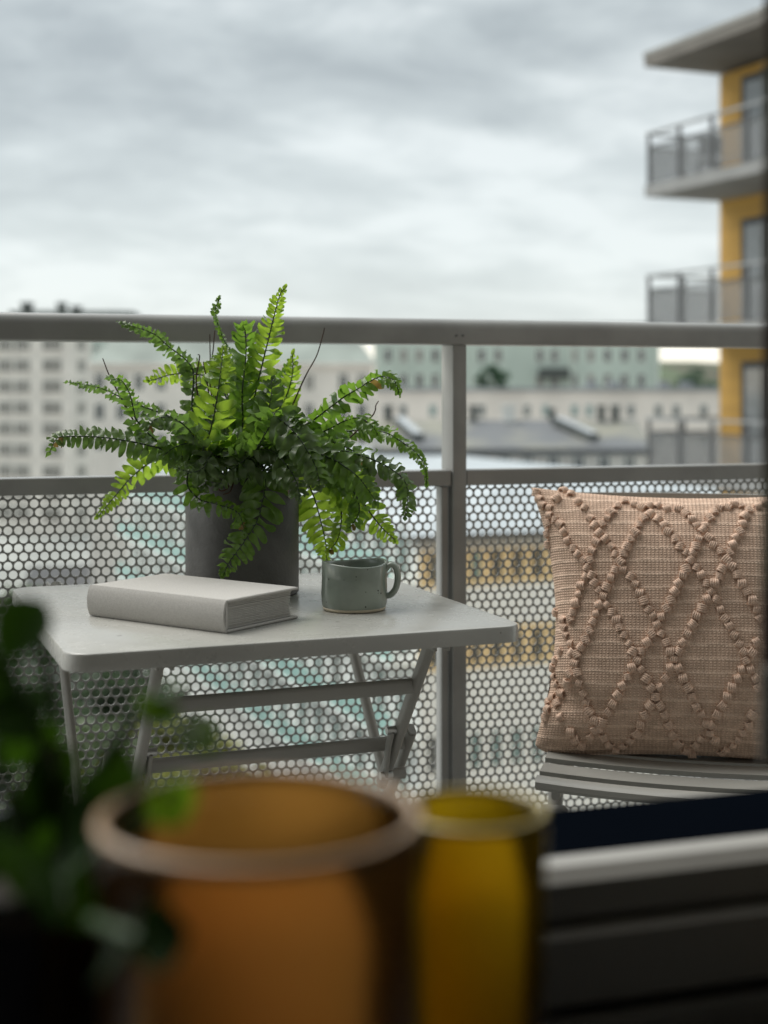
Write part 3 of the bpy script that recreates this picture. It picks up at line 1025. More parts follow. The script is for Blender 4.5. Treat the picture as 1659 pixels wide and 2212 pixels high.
a_dir = (a_lo - a_hi).normalized()
xc_ = xr + .034
c_top = hit_x(888, 1578, xc_)
c_bot = c_top + a_dir * ((0.004 - c_top.z) / a_dir.z)
b_hi, b_lo = hit_x(764, 1412, xr + .050), hit_x(838, 1705, xr + .050)
b_top, b_bot = ext(b_hi, b_lo, TZ - .008), ext(b_hi, b_lo, .004)
a_end = a_lo
up_s = hit_x(893, 1468, xr); up_s = a_hi + a_dir * ((up_s - a_hi).dot(a_dir))
lo_s = hit_x(876, 1592, xc_); lo_s = c_top + a_dir * ((lo_s - c_top).dot(a_dir))
side = 1
for xx, sg in ((xr, 1), (xl, -1)):
    def mir(p, dx):
        return Vector((xx + sg * dx, p.y, p.z))
    la = legbar(mir(a_top, 0), mir(a_end, 0), .021, .013)
    lc = legbar(mir(c_top, .034), mir(c_bot, .034), .021, .013)
    lb = legbar(mir(b_top, .050), mir(b_bot, .050), .021, .013)
    # end cap on the lower leg
    mb = MB(); mb.bar(mir(c_top, .034) - a_dir * .004, mir(c_top, .034) - a_dir * .0002, .018, .0105, up=(1, 0, 0), bev=.005); obj('end_cap', mb, M_tleg, lc)
    for pt, pp in ((c_bot, lc), (b_bot, lb)):
        dx = .034 if pp is lc else .050
        mb = MB(); mb.bbox(mir(pt, dx) + Vector((-.011, -.016, -.004)), mir(pt, dx) + Vector((.011, .016, .014)), .003); obj('foot', mb, M_rubber, pp)
    # hinge plates under the top
    for pt, dx in ((a_top, 0), (b_top, .050)):
        p = mir(pt, dx)
        mb = MB(); mb.bbox((p.x - .011, p.y - .020, TZ - .037), (p.x - .0072, p.y + .020, TZ - .0045), .001)
        mb.bbox((p.x + .0072, p.y - .020, TZ - .037), (p.x + .011, p.y + .020, TZ - .0045), .001)
        hb = obj('hinge_bracket', mb, M_tleg, tbl)
        q = p + a_dir * .016
        mb = MB(); mb.tube([(p.x - .0135, q.y, TZ - .026), (p.x + .0135, q.y, TZ - .026)], .0055, 12); obj('bolt', mb, M_steel, hb)
    # swinging link between the two frames with its two bolts
    l0 = hit_x(845, 1577, xr - .013); l1 = hit_x(831, 1675, xr - .013)
    l0 = Vector((l0.x, l0.y, l0.z)); l1 = Vector((l1.x, l1.y, l1.z))
    p, q = mir(l0, -.012), mir(l1, -.012)
    mb = MB()
    mb.tube([p, p + (q - p) * .35 + Vector((0, .004, 0)), p + (q - p) * .7 + Vector((0, .003, 0)), q], .0085, 10, flat=.38, up=Vector((1, 0, 0)))
    lk = obj('link_plate', mb, M_tleg, tbl)
    for w_ in (p, q):
        mb = MB(); mb.tube([w_ + Vector((-sg * .008, 0, 0)), w_ + Vector((sg * .010, 0, 0))], .0058, 12); obj('bolt', mb, M_steel, lk)
    sp = a_lo - a_dir * .020
    mb = MB(); mb.tube([mir(sp, .002), mir(sp, .030)], .0085, 14); obj('spacer', mb, M_tleg, lc)
mb = MB(); mb.bar((xl + .004, up_s.y, up_s.z), (xr - .004, up_s.y, up_s.z), .013, .021, up=(0, 0, 1), bev=.006); obj('crossbar', mb, M_tleg, tbl)
mb = MB(); mb.bar((xl - .030, lo_s.y, lo_s.z), (xr + .030, lo_s.y, lo_s.z), .012, .020, up=(0, 0, 1), bev=.0055); obj('crossbar', mb, M_tleg, tbl)

# ------------------------------------------------------------------ book
M_linen = mat('book_linen', (0.52, 0.505, 0.48), 0.95, 0.05, 420, 0.3, 900, spec=.15, detail=2)
M_paper = mat('book_paper', (0.60, 0.585, 0.55), 0.9, 0.03, 160, spec=.2)
bs0, bs1, bw = tp(190, 1331), tp(484, 1370), tp(628, 1338)
sd = (bs1 - bs0); sd.z = 0
BL = sd.length
brz = math.atan2(sd.y, sd.x)
bk = thing('book', 'thick closed book in off white linen cover lying in front of the fern pot', 'book', (bs0.x, bs0.y, TZ + .0005), brz)
BWD, BT = .146, .0405
for nm, z0, z1 in (('back_cover', 0, .0032), ('front_cover', BT - .0032, BT)):
    mb = MB(); mb.bbox((0, .006, z0), (BL, BWD, z1), .0010); obj(nm, mb, M_linen, bk)
mb = MB()   # rounded spine
prof = []
for k in range(13):
    z = BT * k / 12
    prof.append((.004 - .0058 * math.sin(math.pi * k / 12) ** .7, z))
inn = [(y + .0026, min(max(z, .0016), BT - .0016)) for y, z in prof]
n = len(prof)
vs = [(0, y, z) for y, z in prof] + [(BL, y, z) for y, z in prof] + [(0, y, z) for y, z in inn] + [(BL, y, z) for y, z in inn]
fs = []
for k in range(n - 1):
    fs.append((k, k + n, k + n + 1, k + 1))
    fs.append((2 * n + k, 2 * n + k + 1, 3 * n + k + 1, 3 * n + k))
    fs.append((k, k + 1, 2 * n + k + 1, 2 * n + k))
    fs.append((n + k, 3 * n + k, 3 * n + k + 1, n + k + 1))
fs.append((0, 2 * n, 3 * n, n)); fs.append((n - 1, 2 * n - 1, 4 * n - 1, 3 * n - 1))
mb.add(vs, fs, True)
smooth_auto(obj('spine', mb, M_linen, bk), 50)
mb = MB()
np_ = 16
z0 = .0036
pt_ = (BT - .0072) / np_
for k in range(np_):
    j1, j2, j3 = rnd.uniform(-.0006, .0006), rnd.uniform(-.0006, .0006), rnd.uniform(-.0008, .0008)
    cv = .004 * math.sin(math.pi * (k + .5) / np_)
    mb.bbox((.0045 + j1, .0062, z0 + k * pt_ + .0003), (BL - .0045 + j2, BWD - .008 - cv + j3, z0 + (k + 1) * pt_ - .0004), .0006)
obj('page_block', mb, M_paper, bk)
mb = MB(); mb.bbox((.003, .0060, .0034), (.0046, .0105, BT - .0034), .0005); mb.bbox((BL - .0044, .0060, .0034), (BL - .003, .0105, BT - .0034), .0005); obj('head_band', mb, M_linen, bk)

# ------------------------------------------------------------------ mug
M_glaze = mat('mug_glaze', (0.26, 0.30, 0.255), 0.14, 0.14, 16, 0.12, 40, coat=.5)
nt = M_glaze.node_tree      # iron speckles fired into the glaze
vo = nt.nodes.new('ShaderNodeTexVoronoi'); vo.inputs['Scale'].default_value = 260
tcn = nt.nodes.new('ShaderNodeTexCoord'); nt.links.new(tcn.outputs['Object'], vo.inputs['Vector'])
sepc = nt.nodes.new('ShaderNodeSeparateColor'); nt.links.new(vo.outputs['Color'], sepc.inputs[0])
m1 = nt.nodes.new('ShaderNodeMath'); m1.operation = 'MULTIPLY'; nt.links.new(sepc.outputs[0], m1.inputs[0]); m1.inputs[1].default_value = .30
m2 = nt.nodes.new('ShaderNodeMath'); m2.operation = 'LESS_THAN'; nt.links.new(vo.outputs['Distance'], m2.inputs[0]); nt.links.new(m1.outputs[0], m2.inputs[1])
m3 = nt.nodes.new('ShaderNodeMath'); m3.operation = 'GREATER_THAN'; nt.links.new(sepc.outputs[1], m3.inputs[0]); m3.inputs[1].default_value = .86
m4 = nt.nodes.new('ShaderNodeMath'); m4.operation = 'MULTIPLY'; nt.links.new(m2.outputs[0], m4.inputs[0]); nt.links.new(m3.outputs[0], m4.inputs[1])
mxn = nt.nodes.new('ShaderNodeMix'); mxn.data_type = 'RGBA'; nt.links.new(m4.outputs[0], mxn.inputs['Factor'])
bsdf = nt.nodes['Principled BSDF']; src = bsdf.inputs['Base Color'].links[0].from_socket
nt.links.new(src, mxn.inputs['A']); mxn.inputs['B'].default_value = (.03, .028, .025, 1); nt.links.new(mxn.outputs['Result'], bsdf.inputs['Base Color'])
M_bisque = mat('mug_bare_clay', (0.62, 0.55, 0.42), 0.85, 0.08, 60)
mc = tp(765, 1316)
MR, MH = .0447, .0640
mug = thing('mug', 'squat speckled grey green stoneware mug standing right of the book', 'mug', (mc.x, mc.y, TZ + .0005), R(-22))
wob = lambda a, z: 1 + .010 * math.sin(2 * a + 1 + z * 30) + .007 * math.sin(3 * a + 2)
mb = MB()
mb.lathe([(MR * .95, .0042), (MR * .985, .008), (MR * 1.0, .02), (MR * .985, .042), (MR * .99, MH - .002), (MR * .975, MH), (MR * .93, MH - .0006), (MR * .91, MH - .004), (MR * .90, .03), (MR * .88, .009), (MR * .6, .007), (.0005, .007)], 64, wob=wob)
for i in range(len(mb.v)):     # hand-made, slightly tilted lip
    x, y, z = mb.v[i]
    if z > .03:
        mb.v[i] = (x, y, z + .0022 * math.sin(math.atan2(y, x) * 2 + .6) * (z - .03) / .03)
obj('body', mb, M_glaze, mug)
mb = MB(); mb.lathe([(.0005, 0), (MR * .90, 0), (MR * .94, .001), (MR * .955, .0042), (MR * .94, .0044)], 64, wob=wob); obj('bare_base', mb, M_bisque, mug)
mb = MB()
hp = catmull([(MR * .93, 0, .053), (MR * 1.08, 0, .0605), (MR * 1.25, 0, .0585), (MR * 1.33, 0, .045), (MR * 1.28, 0, .030), (MR * 1.13, 0, .0205), (MR * .96, 0, .0185)], 5)
mb.tube(hp, [.0075] * len(hp), 12, flat=.6, up=Vector((1, 0, .2)))
obj('handle', mb, M_glaze, mug)

# ------------------------------------------------------------------ potted fern
M_pot = mat('pot_charcoal', (0.11, 0.108, 0.105), 0.55, 0.22, 14, 0.35, 220, spec=.4)
M_soil = mat('potting_soil', (0.03, 0.022, 0.015), 0.95, 0.4, 60, 0.8, 120)
pc = tp(523.5, 1281)
PR, PH = .0828, .172
fern = thing('potted_fern', 'bushy green sword fern in a charcoal cylinder pot on the table', 'potted plant', (pc.x, pc.y, TZ + .0005), -YAW)
mb = MB()
mb.lathe([(.0005, 0), (PR - .003, 0), (PR, .003), (PR, PH - .002), (PR - .0015, PH), (PR - .004, PH), (PR - .005, PH - .002), (PR - .006, .01), (.0005, .008)], 72)
pot = smooth_auto(obj('pot', mb, M_pot, fern), 40)
ga = R(-28)
gp = Vector((math.cos(ga) * PR, math.sin(ga) * PR, .152))
gn = Vector((math.cos(ga), math.sin(ga), 0))
mb = MB()
gt = gn.cross(Vector((0, 0, 1)))
ring = [gp + (gt * math.cos(k * math.pi / 10) + Vector((0, 0, 1)) * math.sin(k * math.pi / 10)) * .0092 + gn * .0006 for k in range(21)]
mb.tube(ring, .0016, 6, cap=False); obj('eyelet', mb, mat('eyelet_brass', (.35, .26, .2), .4, metal=.8), pot)
mb = MB(); mb.lathe([(PR - .007, PH - .022), (PR * .5, PH - .016), (.0005, PH - .013)], 40); obj('soil', mb, M_soil, fern)

def fern_mat(name, c1, c2, tcol, tr):
    m = mat(name, c1, 0.30, 0.25, 55, 0.12, 300, spec=.6, col2=c2, transl=tr, tcol=tcol)
    return m
LM = {
    'd': fern_mat('fern_deep', (.09, .145, .055), (.125, .185, .07), (.20, .36, .055), .34),
    'm': fern_mat('fern_mid', (.095, .18, .04), (.13, .23, .05), (.24, .44, .045), .42),
    'b': fern_mat('fern_withered', (.16, .10, .035), (.22, .15, .05), (.35, .24, .06), .4),
    'y': fern_mat('fern_young', (.115, .225, .04), (.165, .295, .05), (.43, .64, .055), .52),
}
M_rach = mat('fern_rachis', (.03, .055, .02), .5, .2, 30)
M_dead = mat('fern_dead_stem', (.07, .035, .022), .8, .2, 40)

fm_w = Matrix.Translation(fern.location) @ Matrix.Rotation(-YAW, 4, 'Z')
finv = fm_w.inverted()
eye_f = finv @ Vector((0, 0, EYE))
crown_w = P(523, 1040, 2.09)

# each frond: sightings (x, y, distance) from base to tip, pinna half length (px) at base / middle / tip, facing, tone, upward lean of pinnae
FR = [
 ([(435, 989, 1.99), (456, 924, 1.985), (469, 857, 1.99), (477, 800, 2.0), (482, 752, 2.02)], (70, 48, 20), 1.0, 'y', .25),
 ([(528, 950, 2.08), (553, 843, 2.07), (578, 740, 2.06), (602, 645, 2.05), (613, 623, 2.05)], (52, 40, 12), .95, 'y', .2),
 ([(524, 920, 2.06), (523, 848, 2.06), (531, 773, 2.07), (530, 720, 2.06), (524, 703, 2.04)], (42, 42, 24), .9, 'm', .65),
 ([(510, 830, 2.1), (508, 775, 2.1), (486, 740, 2.1), (472, 705, 2.1), (465, 675, 2.1), (471, 647, 2.11)], (8, 16, 10), .15, 'm', .4),
 ([(430, 930, 2.1), (415, 881, 2.12), (418, 808, 2.13), (402, 778, 2.13), (361, 746, 2.12), (337, 724, 2.11), (304, 710, 2.1), (261, 698, 2.1)], (28, 27, 15), .45, 'd', .1),
 ([(470, 818, 2.15), (445, 811, 2.16), (393, 807, 2.17), (361, 811, 2.17), (337, 819, 2.17), (320, 823, 2.17)], (24, 27, 16), .8, 'y', .1),
 ([(420, 950, 2.08), (391, 913, 2.08), (338, 889, 2.07), (281, 868, 2.06), (234, 845, 2.05), (193, 832, 2.04), (148, 826, 2.03)], (38, 30, 14), .3, 'd', .1),
 ([(350, 960, 2.0), (299, 913, 2.0), (289, 889, 2.0), (281, 853, 2.0), (262, 822, 1.99), (236, 820, 1.97)], (34, 30, 18), .35, 'm', .1),
 ([(430, 1000, 2.0), (365, 975, 1.99), (312, 960, 1.98), (247, 948, 1.97), (195, 943, 1.96), (146, 943, 1.95), (122, 948, 1.94), (107, 978, 1.94)], (36, 33, 17), .62, 'd', .0),
 ([(400, 985, 2.12), (333, 996, 2.13), (288, 1027, 2.13), (255, 1064, 2.13), (212, 1115, 2.12)], (40, 34, 10), .75, 'y', .2),
 ([(420, 1000, 2.0), (404, 1045, 1.985), (430, 1078, 1.98), (467, 1089, 1.975), (513, 1107, 1.97), (528, 1147, 1.97)], (30, 34, 16), .5, 'm', .2),
 ([(560, 990, 2.0), (573, 1030, 1.985), (570, 1067, 1.98), (556, 1123, 1.975), (529, 1168, 1.97), (496, 1213, 1.97), (484, 1240, 1.97)], (60, 52, 20), .95, 'm', .3),
 ([(640, 930, 2.06), (677, 907, 2.06), (714, 879, 2.06), (747, 855, 2.06), (776, 838, 2.05), (800, 823, 2.05), (826, 813, 2.04), (851, 822, 2.03), (862, 848, 2.03)], (34, 33, 17), .55, 'm', .25),
 ([(640, 960, 2.04), (679, 942, 2.04), (714, 925, 2.04), (745, 909, 2.03), (776, 903, 2.02), (802, 918, 2.01), (816, 938, 2.01)], (38, 32, 20), .4, 'm', .2),
 ([(660, 970, 2.1), (727, 938, 2.1), (776, 929, 2.1), (817, 931, 2.09), (841, 938, 2.08), (868, 955, 2.08), (896, 975, 2.07), (916, 1004, 2.06), (922, 1045, 2.06)], (30, 27, 8), .5, 'm', .2),
 ([(660, 975, 2.0), (736, 973, 1.99), (787, 986, 1.98), (815, 997, 1.98), (843, 1012, 1.98), (872, 1036, 1.98), (881, 1067, 1.98), (876, 1115, 1.98)], (42, 36, 20), .55, 'd', .25),
 ([(585, 900, 1.97), (614, 912, 1.95), (644, 944, 1.94), (668, 981, 1.935), (684, 1014, 1.935), (691, 1052, 1.94)], (52, 54, 26), .6, 'd', .3),
 ([(650, 970, 1.98), (714, 990, 1.97), (745, 1008, 1.965), (771, 1028, 1.96), (791, 1052, 1.96), (814, 1086, 1.96)], (50, 48, 26), .7, 'm', .35),
 ([(630, 1000, 2.09), (657, 1030, 2.09), (677, 1071, 2.09), (690, 1115, 2.09), (703, 1172, 2.09), (706, 1211, 2.09)], (56, 50, 16), .95, 'y', .2),
 ([(690, 1000, 2.06), (732, 1038, 2.06), (736, 1082, 2.06), (737, 1126, 2.06), (730, 1163, 2.06), (712, 1190, 2.06)], (30, 28, 22), .6, 'y', .3),
 ([(720, 1020, 2.05), (778, 1078, 2.04), (797, 1104, 2.04), (819, 1133, 2.04), (837, 1152, 2.04), (853, 1166, 2.04)], (50, 48, 14), .95, 'y', .3),
 ([(730, 1030, 2.0), (769, 1071, 2.0), (776, 1102, 2.0), (767, 1124, 2.0), (755, 1141, 2.0)], (30, 30, 18), .8, 'm', .3),
 ([(585, 935, 2.12), (602, 886, 2.12), (621, 849, 2.12), (632, 805, 2.12), (632, 764, 2.12)], (44, 36, 8), .75, 'y', .35),
 ([(560, 960, 2.14), (590, 880, 2.15), (612, 830, 2.15), (622, 790, 2.15)], (50, 44, 18), .9, 'm', .3),
 ([(545, 992, 1.99), (572, 938, 1.98), (594, 911, 1.97), (625, 900, 1.96), (648, 915, 1.95)], (42, 42, 24), .5, 'm', .3),
 ([(440, 970, 1.99), (405, 925, 1.98), (370, 902, 1.97), (335, 906, 1.96), (318, 930, 1.95)], (40, 38, 24), .45, 'd', .1),
 ([(455, 985, 1.98), (440, 1010, 1.965), (415, 1020, 1.955), (385, 1012, 1.95)], (36, 34, 18), .6, 'd', .2),
 ([(470, 960, 2.0), (420, 955, 1.99), (380, 965, 1.985), (352, 985, 1.98)], (46, 42, 22), .7, 'm', .2),
 ([(600, 985, 1.97), (622, 1010, 1.955), (640, 1040, 1.95), (648, 1078, 1.95)], (44, 40, 18), .7, 'd', .3),
 ([(600, 960, 2.0), (650, 960, 1.985), (690, 975, 1.98), (722, 1004, 1.98)], (44, 40, 22), .6, 'd', .3),
 ([(640, 985, 2.02), (700, 1000, 2.02), (740, 1030, 2.02), (762, 1064, 2.02)], (44, 40, 22), .7, 'm', .3),
 ([(500, 940, 2.13), (495, 880, 2.14), (486, 820, 2.14), (470, 780, 2.14)], (44, 40, 20), .8, 'm', .4),
 ([(560, 930, 2.04), (575, 900, 2.04), (585, 860, 2.04), (588, 820, 2.05)], (40, 38, 20), .8, 'd', .4),
 ([(500, 1000, 1.99), (535, 975, 1.985), (580, 972, 1.98), (615, 990, 1.97)], (40, 40, 26), .6, 'd', .3),
 ([(540, 985, 1.99), (520, 1000, 1.975), (492, 1020, 1.97), (470, 1052, 1.97)], (44, 40, 20), .7, 'd', .3),
 ([(480, 985, 2.03), (520, 960, 2.03), (560, 955, 2.02), (600, 970, 2.01)], (44, 44, 28), .6, 'd', .3),
 ([(520, 990, 2.0), (545, 1005, 1.985), (585, 1018, 1.975), (622, 1040, 1.97)], (46, 42, 24), .7, 'd', .3),
 ([(470, 985, 2.0), (450, 1000, 1.985), (440, 1022, 1.98), (446, 1052, 1.975)], (42, 38, 22), .7, 'd', .3),
 ([(430, 930, 2.05), (452, 900, 2.05), (470, 905, 2.05), (490, 935, 2.05)], (40, 40, 26), .6, 'd', .3),
 ([(690, 950, 2.06), (730, 960, 2.05), (765, 975, 2.05), (800, 1005, 2.05)], (38, 34, 18), .6, 'm', .3),
]

def leaflet(o, lat, tan, nor, L, Wd, rg):
    """one oblong pinna: 6 stations x 3 points, folded on its midrib, with a crisped edge"""
    prof = (.55, .95, 1.0, .96, .80, .48)
    ph = rg.random() * 6.28
    droop = rg.uniform(-.02, .30)
    sweep = rg.uniform(.05, .22)
    vs = []
    for i, pw in enumerate(prof):
        t = i / 5.0
        c = o + lat * (L * t * (1 - .06 * t)) + tan * (L * sweep * t * t) - nor * (L * droop * t * t)
        wv = math.sin(ph + t * 6.5) * Wd * .32
        hw_ = Wd * .5 * pw
        vs.append(c - tan * hw_ + nor * (wv + hw_ * .22))
        vs.append(c)
        vs.append(c + tan * hw_ + nor * (-wv + hw_ * .22))
    tip = o + lat * (L * 1.0) + tan * (L * (sweep + .02)) - nor * (L * droop * 1.06)
    vs.append(tip)
    fs = []
    for i in range(5):
        a = i * 3
        fs += [(a, a + 1, a + 4, a + 3), (a + 1, a + 2, a + 5, a + 4)]
    fs += [(15, 16, 18), (16, 17, 18)]
    return vs, fs

leaf_pool = []
stuffed = {}
for fi, (pts, hl, face, tone, lean) in enumerate(FR):
    rg = random.Random(100 + fi)
    wp = [finv @ P(*q) for q in pts]
    c0 = Vector((rg.uniform(-.025, .025), rg.uniform(-.03, .02), PH - .016))
    mid = c0.lerp(wp[0], .55) + Vector((0, 0, .012))
    path = [c0, mid] + wp
    cur = catmull(path, 10)
    n0 = 20                                   # pinnae begin past the crown
    # rachis
    k = len(cur)
    mb = MB()
    mb.tube(cur, [.0019 * (1 - .72 * i / k) for i in range(k)], 5)
    fo = obj('frond', mb, M_rach, fern)
    # arc length
    seg = [0.0]
    for i in range(1, k):
        seg.append(seg[-1] + (cur[i] - cur[i - 1]).length)
    s_begin = seg[n0] - min(.02, (seg[n0] - seg[10]) * .6)
    tot = seg[-1]
    s = s_begin
    ii = 0
    dpx = sum(q[2] for q in pts) / len(pts) / FPX
    while s < tot:
        q = (s - s_begin) / (tot - s_begin)
        half = (hl[0] + (hl[1] - hl[0]) * q * 2) if q < .5 else (hl[1] + (hl[2] - hl[1]) * (q - .5) * 2)
        L = half * dpx * rg.uniform(1.0, 1.2)
        if q > .93:
            L *= .6
        Wd = min(.0165, max(.0066, L * (.36 if hl[1] > 38 else .45))) * rg.uniform(.92, 1.12)
        while ii < k - 2 and seg[ii + 1] < s:
            ii += 1
        f_ = (s - seg[ii]) / max(1e-9, seg[ii + 1] - seg[ii])
        o = cur[ii].lerp(cur[ii + 1], f_)
        T = (cur[min(ii + 2, k - 1)] - cur[max(ii - 1, 0)]).normalized()
        view = (eye_f - o).normalized()
        l1 = T.cross(view).normalized()
        l2 = T.cross(Vector((0, 0, 1)))
        l2 = l2.normalized() if l2.length > .05 else l1
        if l2.dot(l1) < 0:
            l2 = -l2
        lat = (l1 * face + l2 * (1 - face)).normalized()
        nor = lat.cross(T).normalized()
        if nor.z < 0 and face < .7:
            nor = -nor
        if nor.dot(view) < 0 and face >= .7:
            nor = -nor
        for sg in (-1, 1):
            ls = (lat * sg + T * (lean * rg.uniform(.6, 1.4)) - nor * rg.uniform(.0, .25)).normalized()
            tn = (T - ls * T.dot(ls)).normalized()
            nn = ls.cross(tn).normalized()
            if nn.dot(nor) < 0:
                nn = -nn
            if rg.random() < .012:
                continue
            tn_ = 'b' if rg.random() < (.02 if q > .9 else .002) else tone
            tw = rg.gauss(0, .42)
            tn, nn = tn * math.cos(tw) + nn * math.sin(tw), nn * math.cos(tw) - tn * math.sin(tw)
            vs, fs = leaflet(o + T * (sg * Wd * .18), ls, tn, nn, L * rg.uniform(.92, 1.06), Wd, rg)
            leaf_pool.append((L * Wd * (1.4 - (pts[0][2] - 1.93) * 2) * (face + .4), vs, fs, fo, tn_))
        s += Wd * (.97 if face > .6 else .92)
    # end leaf
    T = (cur[-1] - cur[-3]).normalized()
    vs, fs = leaflet(cur[-1] - T * .002, T, lat, nor, .010, .006, rg)
    leaf_pool.append((1e-6, vs, fs, fo, tone))

leaf_pool.sort(key=lambda q: -q[0])
rest = {}
for i, (ar, vs, fs, fo, tone) in enumerate(leaf_pool):
    if i < 300:
        mb = MB(); mb.add(vs, fs, True)
        obj('leaflet', mb, LM[tone], fo)
    else:
        rest.setdefault(tone, MB()).add(vs, fs, True)
# the remaining small leaflets, one mass
big = MB(); slots = []
for ti, tone in enumerate(('d', 'm', 'y', 'b')):
    r_ = rest[tone]
    slots += [ti] * len(r_.f)
    big.add(r_.v, r_.f, True)
me = big.mesh('small_leaflets')
for tone in ('d', 'm', 'y', 'b'):
    me.materials.append(LM[tone])
me.polygons.foreach_set('material_index', slots)
so = obj('small_leaflets', me, None, fern)
so['kind'] = 'stuff'
# dry bare stems
for pts in ([(486, 960, 2.1), (456, 850, 2.12), (454, 770, 2.12), (453, 722, 2.12)], [(480, 950, 2.13), (459, 800, 2.14), (461, 750, 2.14), (464, 714, 2.14)],
            [(440, 930, 2.1), (424, 830, 2.1), (430, 780, 2.1), (431, 768, 2.1), (427, 766, 2.1)], [(460, 930, 2.09), (448, 830, 2.09), (441, 795, 2.09), (439, 781, 2.09)],
            [(600, 950, 2.1), (645, 845, 2.12), (662, 808, 2.12), (684, 768, 2.12), (697, 725, 2.12), (701, 708, 2.12)],
            [(740, 960, 2.08), (798, 905, 2.09), (810, 888, 2.09), (812, 876, 2.09), (818, 866, 2.09)],
            [(300, 930, 2.05), (250, 838, 2.06), (234, 806, 2.06), (222, 774, 2.06)],
            [(500, 1040, 2.0), (490, 1056, 1.985), (476, 1060, 1.98), (470, 1050, 1.98)], [(505, 1040, 2.0), (497, 1062, 1.985), (482, 1068, 1.98)]):
    wp = [finv @ P(*q) for q in pts]
    mb = MB(); cur = catmull(wp, 6); mb.tube(cur, [.0013 * (1 - .45 * i / len(cur)) for i in range(len(cur))], 5)
    obj('dry_stem', mb, M_dead, fern)

# ------------------------------------------------------------------ folding chair
CH_ROT = -YAW + R(-14)
ch_c = W(.462, 2.12)
chair = thing('folding_chair', 'grey metal folding chair with slatted seat, holding the cushion', 'chair', (ch_c.x, ch_c.y, 0), CH_ROT)
# local: x right, y back, seat centre at the origin
SZ = .470
for k in range(6):
    y = -.175 + k * .060
    mb = MB()
    pts = []
    for i in range(13):
        s = i / 12 * 2 - 1
        pts.append(Vector((s * .212, y - .012 * (1 - s * s) * (1 - k / 6), SZ - .005 * (1 - s * s) - .008 * (1 if k == 0 else 0) - .004 * (k == 1))))
    mb.tube(pts, .0230, 4, flat=.28, up=Vector((0, 0, 1)), smooth=False)
    vs = mb.v
    mb2 = MB()
    for i in range(12):
        pass
    prof = [(.0235, .0035), (.0235, -.0035), (-.0235, -.0035), (-.0235, .0035)]
    if k == 0:
        prof = [(.012, .0085), (.012, -.0085), (-.004, -.0085), (-.010, -.003), (-.010, .004), (-.004, .0085)]
    n = len(prof)
    vv = []
    for p in pts:
        for a, b in prof:
            vv.append((p.x, p.y + a, p.z + b))
    ff = [(i * n + j, i * n + (j + 1) % n, (i + 1) * n + (j + 1) % n, (i + 1) * n + j) for i in range(12) for j in range(n)]
    ff += [tuple(range(n - 1, -1, -1)), tuple(range(12 * n, 13 * n))]
    mb2.add(vv, ff)
    smooth_auto(obj('seat_slat', mb2, M_chair, chair), 40)
for sx in (-1, 1):
    # seat side bar, back upright running to the front foot, rear leg from the seat front
    mb = MB(); mb.bar((sx * .185, -.17, SZ - .022), (sx * .185, .17, SZ - .022), .012, .020, bev=.004); obj('seat_rail', mb, M_chair, chair)
    mb = MB(); pts = catmull([(sx * .205, -.215, .004), (sx * .205, -.02, .38), (sx * .205, .135, .62), (sx * .200, .200, .835)], 5); mb.tube(pts, .0115, 10); up_ = obj('leg', mb, M_chair, chair)
    mb = MB(); mb.bar((sx * .196, .20, .004), (sx * .196, -.165, .425), .012, .021, up=(1, 0, 0), bev=.005); rl = obj('leg', mb, M_chair, chair)
    mb = MB(); mb.bbox((sx * .182 - .012, -.172, .385), (sx * .182 + .012, -.140, .425), .006); mb.bbox((sx * .182 - .009, -.168, .345), (sx * .182 + .009, -.144, .384), .005); obj('hinge_block', mb, M_chair, chair)
    mb = MB(); mb.bbox((sx * .205 - .012, .150, .665), (sx * .205 + .012, .178, .735), .006); obj('back_bracket', mb, M_chair, chair)
mb = MB(); pts = [Vector((s * .2, .205 + .028 * (1 - s * s), .822)) for s in [i / 10 * 2 - 1 for i in range(11)]]
vv, ff = [], []
for p in pts:
    for a, b in ((-.005, .022), (.005, .022), (.005, -.022), (-.005, -.022)):
        vv.append((p.x, p.y + a, p.z + b))
for i in range(10):
    for j in range(4):
        ff.append((i * 4 + j, i * 4 + (j + 1) % 4, i * 4 + 4 + (j + 1) % 4, i * 4 + 4 + j))
ff += [(3, 2, 1, 0), (40, 41, 42, 43)]
mb.add(vv, ff)
smooth_auto(obj('back_slat', mb, M_chair, chair), 40)
mb2 = MB(); mb2.add([(x, y - .022, z - .105) for x, y, z in vv], ff); smooth_auto(obj('back_slat', mb2, M_chair, chair), 40)

# ------------------------------------------------------------------ cushion
M_cush = mat('cushion_weave', (0.76, 0.575, 0.455), 0.95, 0.08, 60, spec=.1)
nt = M_cush.node_tree
tcn = nt.nodes.new('ShaderNodeTexCoord')
mp1 = nt.nodes.new('ShaderNodeMapping'); mp1.inputs['Scale'].default_value = (1, 1, 1)
nt.links.new(tcn.outputs['UV'], mp1.inputs[0])
def wave(direction, scale, dist, ds):
    w = nt.nodes.new('ShaderNodeTexWave'); w.bands_direction = direction
    w.inputs['Scale'].default_value = scale; w.inputs['Distortion'].default_value = dist
    w.inputs['Detail'].default_value = 2; w.inputs['Detail Scale'].default_value = ds
    nt.links.new(mp1.outputs[0], w.inputs['Vector']); return w.outputs['Fac']
def mth(op, a, b):
    m = nt.nodes.new('ShaderNodeMath'); m.operation = op
    for i, v in enumerate((a, b)):
        if isinstance(v, (int, float)): m.inputs[i].default_value = v
        else: nt.links.new(v, m.inputs[i])
    return m.outputs[0]
warp, weft = wave('X', 26, 1.2, 3), wave('Y', 34, 1.2, 3)
rib = wave('Y', 6.4, 1.5, 2)
hgt = mth('ADD', mth('MULTIPLY', mth('MULTIPLY', warp, weft), .75), mth('MULTIPLY', mth('POWER', rib, 6.0), .5))
